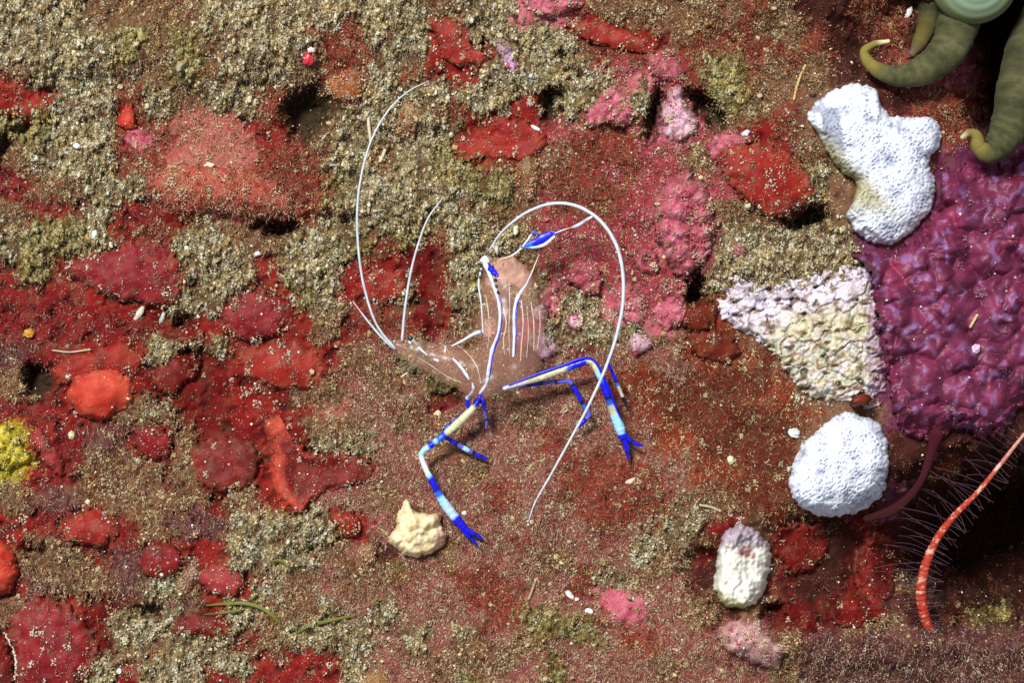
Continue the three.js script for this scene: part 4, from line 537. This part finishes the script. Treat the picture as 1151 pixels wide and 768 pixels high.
// loose bits of shell
function chip(x, y, rx, ry, turn, c, up = 2, detail = 2) {
  const g = new THREE.IcosahedronGeometry(1, detail), P = g.attributes.position, id = x * 0.37 + y * 0.11, C = [];
  for (let i = 0; i < P.count; i++) { const a = P.getX(i), b = P.getY(i), d = P.getZ(i), k = 1 + 0.3 * noise(a * 1.7 + id, b * 1.7 + d * 1.3); P.setXYZ(i, a * k * rx * S, b * k * ry * S, d * k * Math.min(rx, ry) * S * 0.9); const q = 0.86 + 0.14 * noise(a * 4 + id, b * 4); C.push(c[0] * q, c[1] * q, c[2] * q); }
  g.setAttribute('color', new THREE.Float32BufferAttribute(C, 3)); g.rotateZ(-turn * Math.PI / 180); const p = at(x, y, zAt(x, y) + up); g.translate(p.x, p.y, p.z); g.computeVertexNormals(); return g;
}
const bit = (name, label, cat, x, y, rx, ry, turn, c, group) => single(name, label, cat, chip(x, y, rx, ry, turn, L(c)), matShell, x, y, zAt(x, y), group);
const CG = 'small loose shell chips';
bit('shell_chip', 'bright white elongated shell chip in brown turf, upper one of a close pair', 'shell', 640, 669, 6.5, 3, 45, [238, 240, 248], CG);
bit('shell_chip', 'bright white oval shell chip in brown turf, lower one of a close pair', 'shell', 662, 687, 5, 2.8, 15, [238, 240, 244], CG);
bit('shell_chip', 'tiny white bead touching the elongated white chip', 'shell', 648, 674, 2.4, 2.2, 0, [238, 240, 244], CG);
bit('shell_chip', 'upright bright white chip above the scarlet sponge mat', 'shell', 107, 264, 3, 5.5, 0, [226, 232, 236], CG);
bit('shell_chip', 'slanting off-white chip on the lower edge of the scarlet sponge mat', 'shell', 157, 352, 3.6, 10, 32, [200, 192, 170], CG);
bit('shell_chip', 'thin grey-white chip beside the slanting off-white one', 'shell', 183, 357, 2.6, 8, 20, [176, 172, 160], CG);
bit('shell_chip', 'white rounded chip in grey sediment above the salmon mound, near the left', 'shell', 87, 164, 4.4, 3.2, 10, [226, 232, 240], CG);
bit('shell_chip', 'cream chip lying on the salmon-pink mound', 'shell', 236, 186, 5.6, 3.4, 5, [226, 216, 190], CG);
bit('shell_chip', 'cream oval grain on maroon turf under the pale rock', 'shell', 821, 517, 3.8, 5, 0, [214, 208, 170], CG);
bit('shell_chip', 'cream oval grain below the bright orange-red cushion', 'shell', 81, 489, 3.6, 5, 0, [204, 192, 150], CG);
bit('shell_chip', 'blue-white chip upper left of the round white sponge', 'shell', 892, 487, 7, 5.5, 30, [206, 214, 210], CG);
bit('shell_chip', 'white tilted chip right of the trailing antenna tip', 'shell', 709, 541, 7, 2.6, -22, [214, 200, 186], CG);
bit('shell_chip', 'bright white chip under the salmon mound at the edge of the black slit', 'shell', 290, 285, 4.4, 3, -30, [226, 226, 220], CG);
bit('shell_chip', 'white bead just above the left blue claw tip', 'shell', 522, 577, 3.2, 3, 0, [226, 208, 208], CG);
bit('shell_chip', 'small white ball under the pale sediment at the bottom left', 'shell', 134, 755, 3.4, 3.2, 0, [232, 234, 240], CG);
bit('shell_chip', 'white shard at the lip of the pit in the scarlet crust', 'shell', 602, 144, 6, 2.2, 30, [224, 230, 238], CG);
bit('shell_chip', 'lilac-white chip right of the slanted black slit', 'shell', 838, 150, 5, 3.2, -30, [206, 206, 232], CG);
bit('shell_chip', 'white crumb on the purple sponge fold', 'shell', 1096, 392, 5, 6, 20, [206, 176, 206], CG);
bit('yellow_ball_sponge', 'tiny orange-yellow ball in maroon turf', 'sponge', 33, 375, 6, 5.4, 0, [190, 134, 36]);
bit('hydroid_bulb', 'small glowing-white tipped bulb between the green tentacles', 'hydroid', 1021, 14, 3.6, 7, 25, [232, 236, 226]);
{ const g = thing('snail', 'tiny pink sea snail with a white crown in grey sediment', 'snail', 347, 65, zAt(347, 65)); mesh('shell', chip(347, 66, 6.5, 8, 10, L([206, 50, 70]), 4), matShell, g); mesh('crown', chip(350, 56, 4, 3.4, 0, L([236, 216, 206]), 7), matShell, g); }

// ------------------------------------------------------------------ sediment: grains and tufts that nobody could count
{
  const shapes = [0, 1, 2].map(k => { const g = new THREE.IcosahedronGeometry(1, k ? 0 : 1), P = g.attributes.position; for (let i = 0; i < P.count; i++) { const a = P.getX(i), b = P.getY(i), c = P.getZ(i), s = 1 + 0.42 * noise(a * 1.9 + k * 9, b * 1.9 + c * 1.5 + k * 4); P.setXYZ(i, a * s, b * s * (k === 2 ? 0.6 : 1), c * s); } g.computeVertexNormals(); return g; });
  const CAP = 330000, lists = shapes.map(() => ({ m: new Float32Array(CAP * 16), c: new Float32Array(CAP * 3), n: 0 })), m4 = new THREE.Matrix4(), q = new THREE.Quaternion(), e = new THREE.Euler(), sc = new THREE.Vector3();
  const place = (shape, x, y, up, sx, sy, sz, c, ex, ey, ez) => { const l = lists[shape]; if (l.n >= CAP) return; const p = at(x, y, zAt(x, y) + up); e.set(ex, ey, ez); q.setFromEuler(e); m4.compose(p, q, sc.set(sx * S, sy * S, sz * S)); l.m.set(m4.elements, l.n * 16); l.c.set(c, l.n * 3); l.n++; };
  const tries = 1900000, w = 1330, h = 950;
  for (let i = 0; i < tries; i++) {
    const x = rr(-90, -90 + w), y = rr(-90, -90 + h), k0 = KEYS[CV[bi(x, y)]], sj = 22 * rnd() ** 2, sa = rnd() * 6.28, k1 = KEYS[CV[bi(x + sj * Math.cos(sa), y + sj * Math.sin(sa))]], k = k0 === 'W' || k1 === 'W' ? k0 : k1, c = K[k], area = w * h / tries;
    const cl = fluff(x, y), clump = sst(-0.4, 0.55, cl);
    if (rnd() > (k === 's' || k === 'o' ? 2.2 : 1.6) * c.g * area * (0.1 + 2.4 * clump)) continue;
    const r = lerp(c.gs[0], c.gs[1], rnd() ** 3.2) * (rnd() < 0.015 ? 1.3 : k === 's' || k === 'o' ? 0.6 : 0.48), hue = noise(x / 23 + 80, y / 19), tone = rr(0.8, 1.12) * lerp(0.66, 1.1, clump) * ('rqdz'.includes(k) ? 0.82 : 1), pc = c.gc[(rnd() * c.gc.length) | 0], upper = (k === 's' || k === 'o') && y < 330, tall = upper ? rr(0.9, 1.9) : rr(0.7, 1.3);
    place(rnd() * 3 | 0, x, y, r * 0.35 + c.g * 12 * sst(0.5, 1, clump) * rnd(), r * rr(0.7, 1.2), r * tall, r * rr(0.7, 1.2), [pc[0] * tone * (1 + 0.12 * hue), pc[1] * tone, pc[2] * tone * (1 - 0.22 * hue)], upper ? rr(-0.6, 0.6) : rr(0, 6.28), rr(0, 6.28), upper ? rr(-0.5, 0.5) : rr(0, 6.28));
  }
  // clots: small heaps of grains
  for (let i = 0; i < 11000; i++) {
    const x = rr(-60, 1210), y = rr(-60, 830), k = KEYS[CV[bi(x, y)]], c = K[k]; if (c.g === 0 || 'xe'.includes(k) || rnd() > c.g * 2.4 * ('rqd'.includes(k) ? 0.55 : 1) + 0.02) continue;
    const pc = c.gc[[0, 2, 3][(rnd() * 3) | 0] % c.gc.length], n = 7 + (rnd() * 14 | 0), sp = rr(1.8, 5);
    for (let j = 0; j < n; j++) { const dx = rr(-1, 1) * sp, dy = rr(-1.3, 1.3) * sp, r = rr(0.4, 1.25), t = rr(0.66, 1.0); place(rnd() * 3 | 0, x + dx, y + dy, r * 0.5 + Math.max(0, sp * 0.7 - Math.hypot(dx, dy) * 0.5), r, r * rr(0.8, 1.4), r, pc.map(v => v * t), rr(0, 6), rr(0, 6), rr(0, 6)); }
  }
  // bright crumbs of shell and sand
  for (let i = 0; i < 2000; i++) { const x = rr(-60, 1210), y = rr(-60, 830), k = KEYS[CV[bi(x, y)]]; if (K[k].g === 0) continue; const r = 0.4 + 1.1 * rnd() ** 3, t = rr(0.5, 1); place(rnd() * 3 | 0, x, y, r * 0.7, r, r * rr(0.8, 1.4), r, L([226, 222, 206]).map(v => v * t), rr(0, 6), rr(0, 6), rr(0, 6)); }
  const gm = M({ color: 0xffffff, roughness: 0.95, specularIntensity: 0.15 }, true);
  lists.forEach((l, k) => { const im = new THREE.InstancedMesh(shapes[k], gm, l.n); im.instanceMatrix.array.set(l.m.subarray(0, l.n * 16)); im.instanceColor = new THREE.InstancedBufferAttribute(l.c.slice(0, l.n * 3), 3); im.name = numbered('sediment_grains'); im.castShadow = im.receiveShadow = true; im.userData.kind = 'stuff'; tag(im, 'loose sediment grains and crumbs strewn over the reef rock', 'sediment', 'sediment on the reef'); scene.add(im); console.log('grains', l.n); });
  // turf threads
  const th = new THREE.CylinderGeometry(0.35, 1, 1, 5, 1); th.translate(0, 0.5, 0); const L2 = [], up = new THREE.Vector3(0, 1, 0), dir = new THREE.Vector3();
  for (let i = 0; i < 700000; i++) {
    const x = rr(-80, 1230), y = rr(-80, 850), k = KEYS[CV[bi(x, y)]]; const den = { s: 0.42, o: 0.42, b: 0.7, m: 0.65, M: 0.4, t: 0.2, k: 0.2, z: 0.4, q: 0.22, n: 0.3, u: 0.8 }[k] ?? 0; if (rnd() > den) continue;
    const c = K[k].gc[(rnd() * K[k].gc.length) | 0], t = rr(0.7, 1.05), r = rr(0.22, 0.5) * S, len = rr(2, 8) * S, p = at(x, y, zAt(x, y) - 1); dir.set(rr(-0.6, 0.6), rr(-1, 0.5), rr(0.2, 1)).normalize(); q.setFromUnitVectors(up, dir); m4.compose(p, q, sc.set(r, len, r)); L2.push([m4.clone(), c.map(v => v * t)]);
  }
  const im = new THREE.InstancedMesh(th, gm, L2.length), c = new THREE.Color(); L2.forEach(([m, v], i) => { im.setMatrixAt(i, m); im.setColorAt(i, c.setRGB(...v)); }); im.name = 'algal_turf'; im.castShadow = im.receiveShadow = true; im.userData.kind = 'stuff'; tag(im, 'short fuzzy algal turf growing between the crusts', 'turf'); scene.add(im); console.log('threads', L2.length);
}
renderer.render(scene, camera);
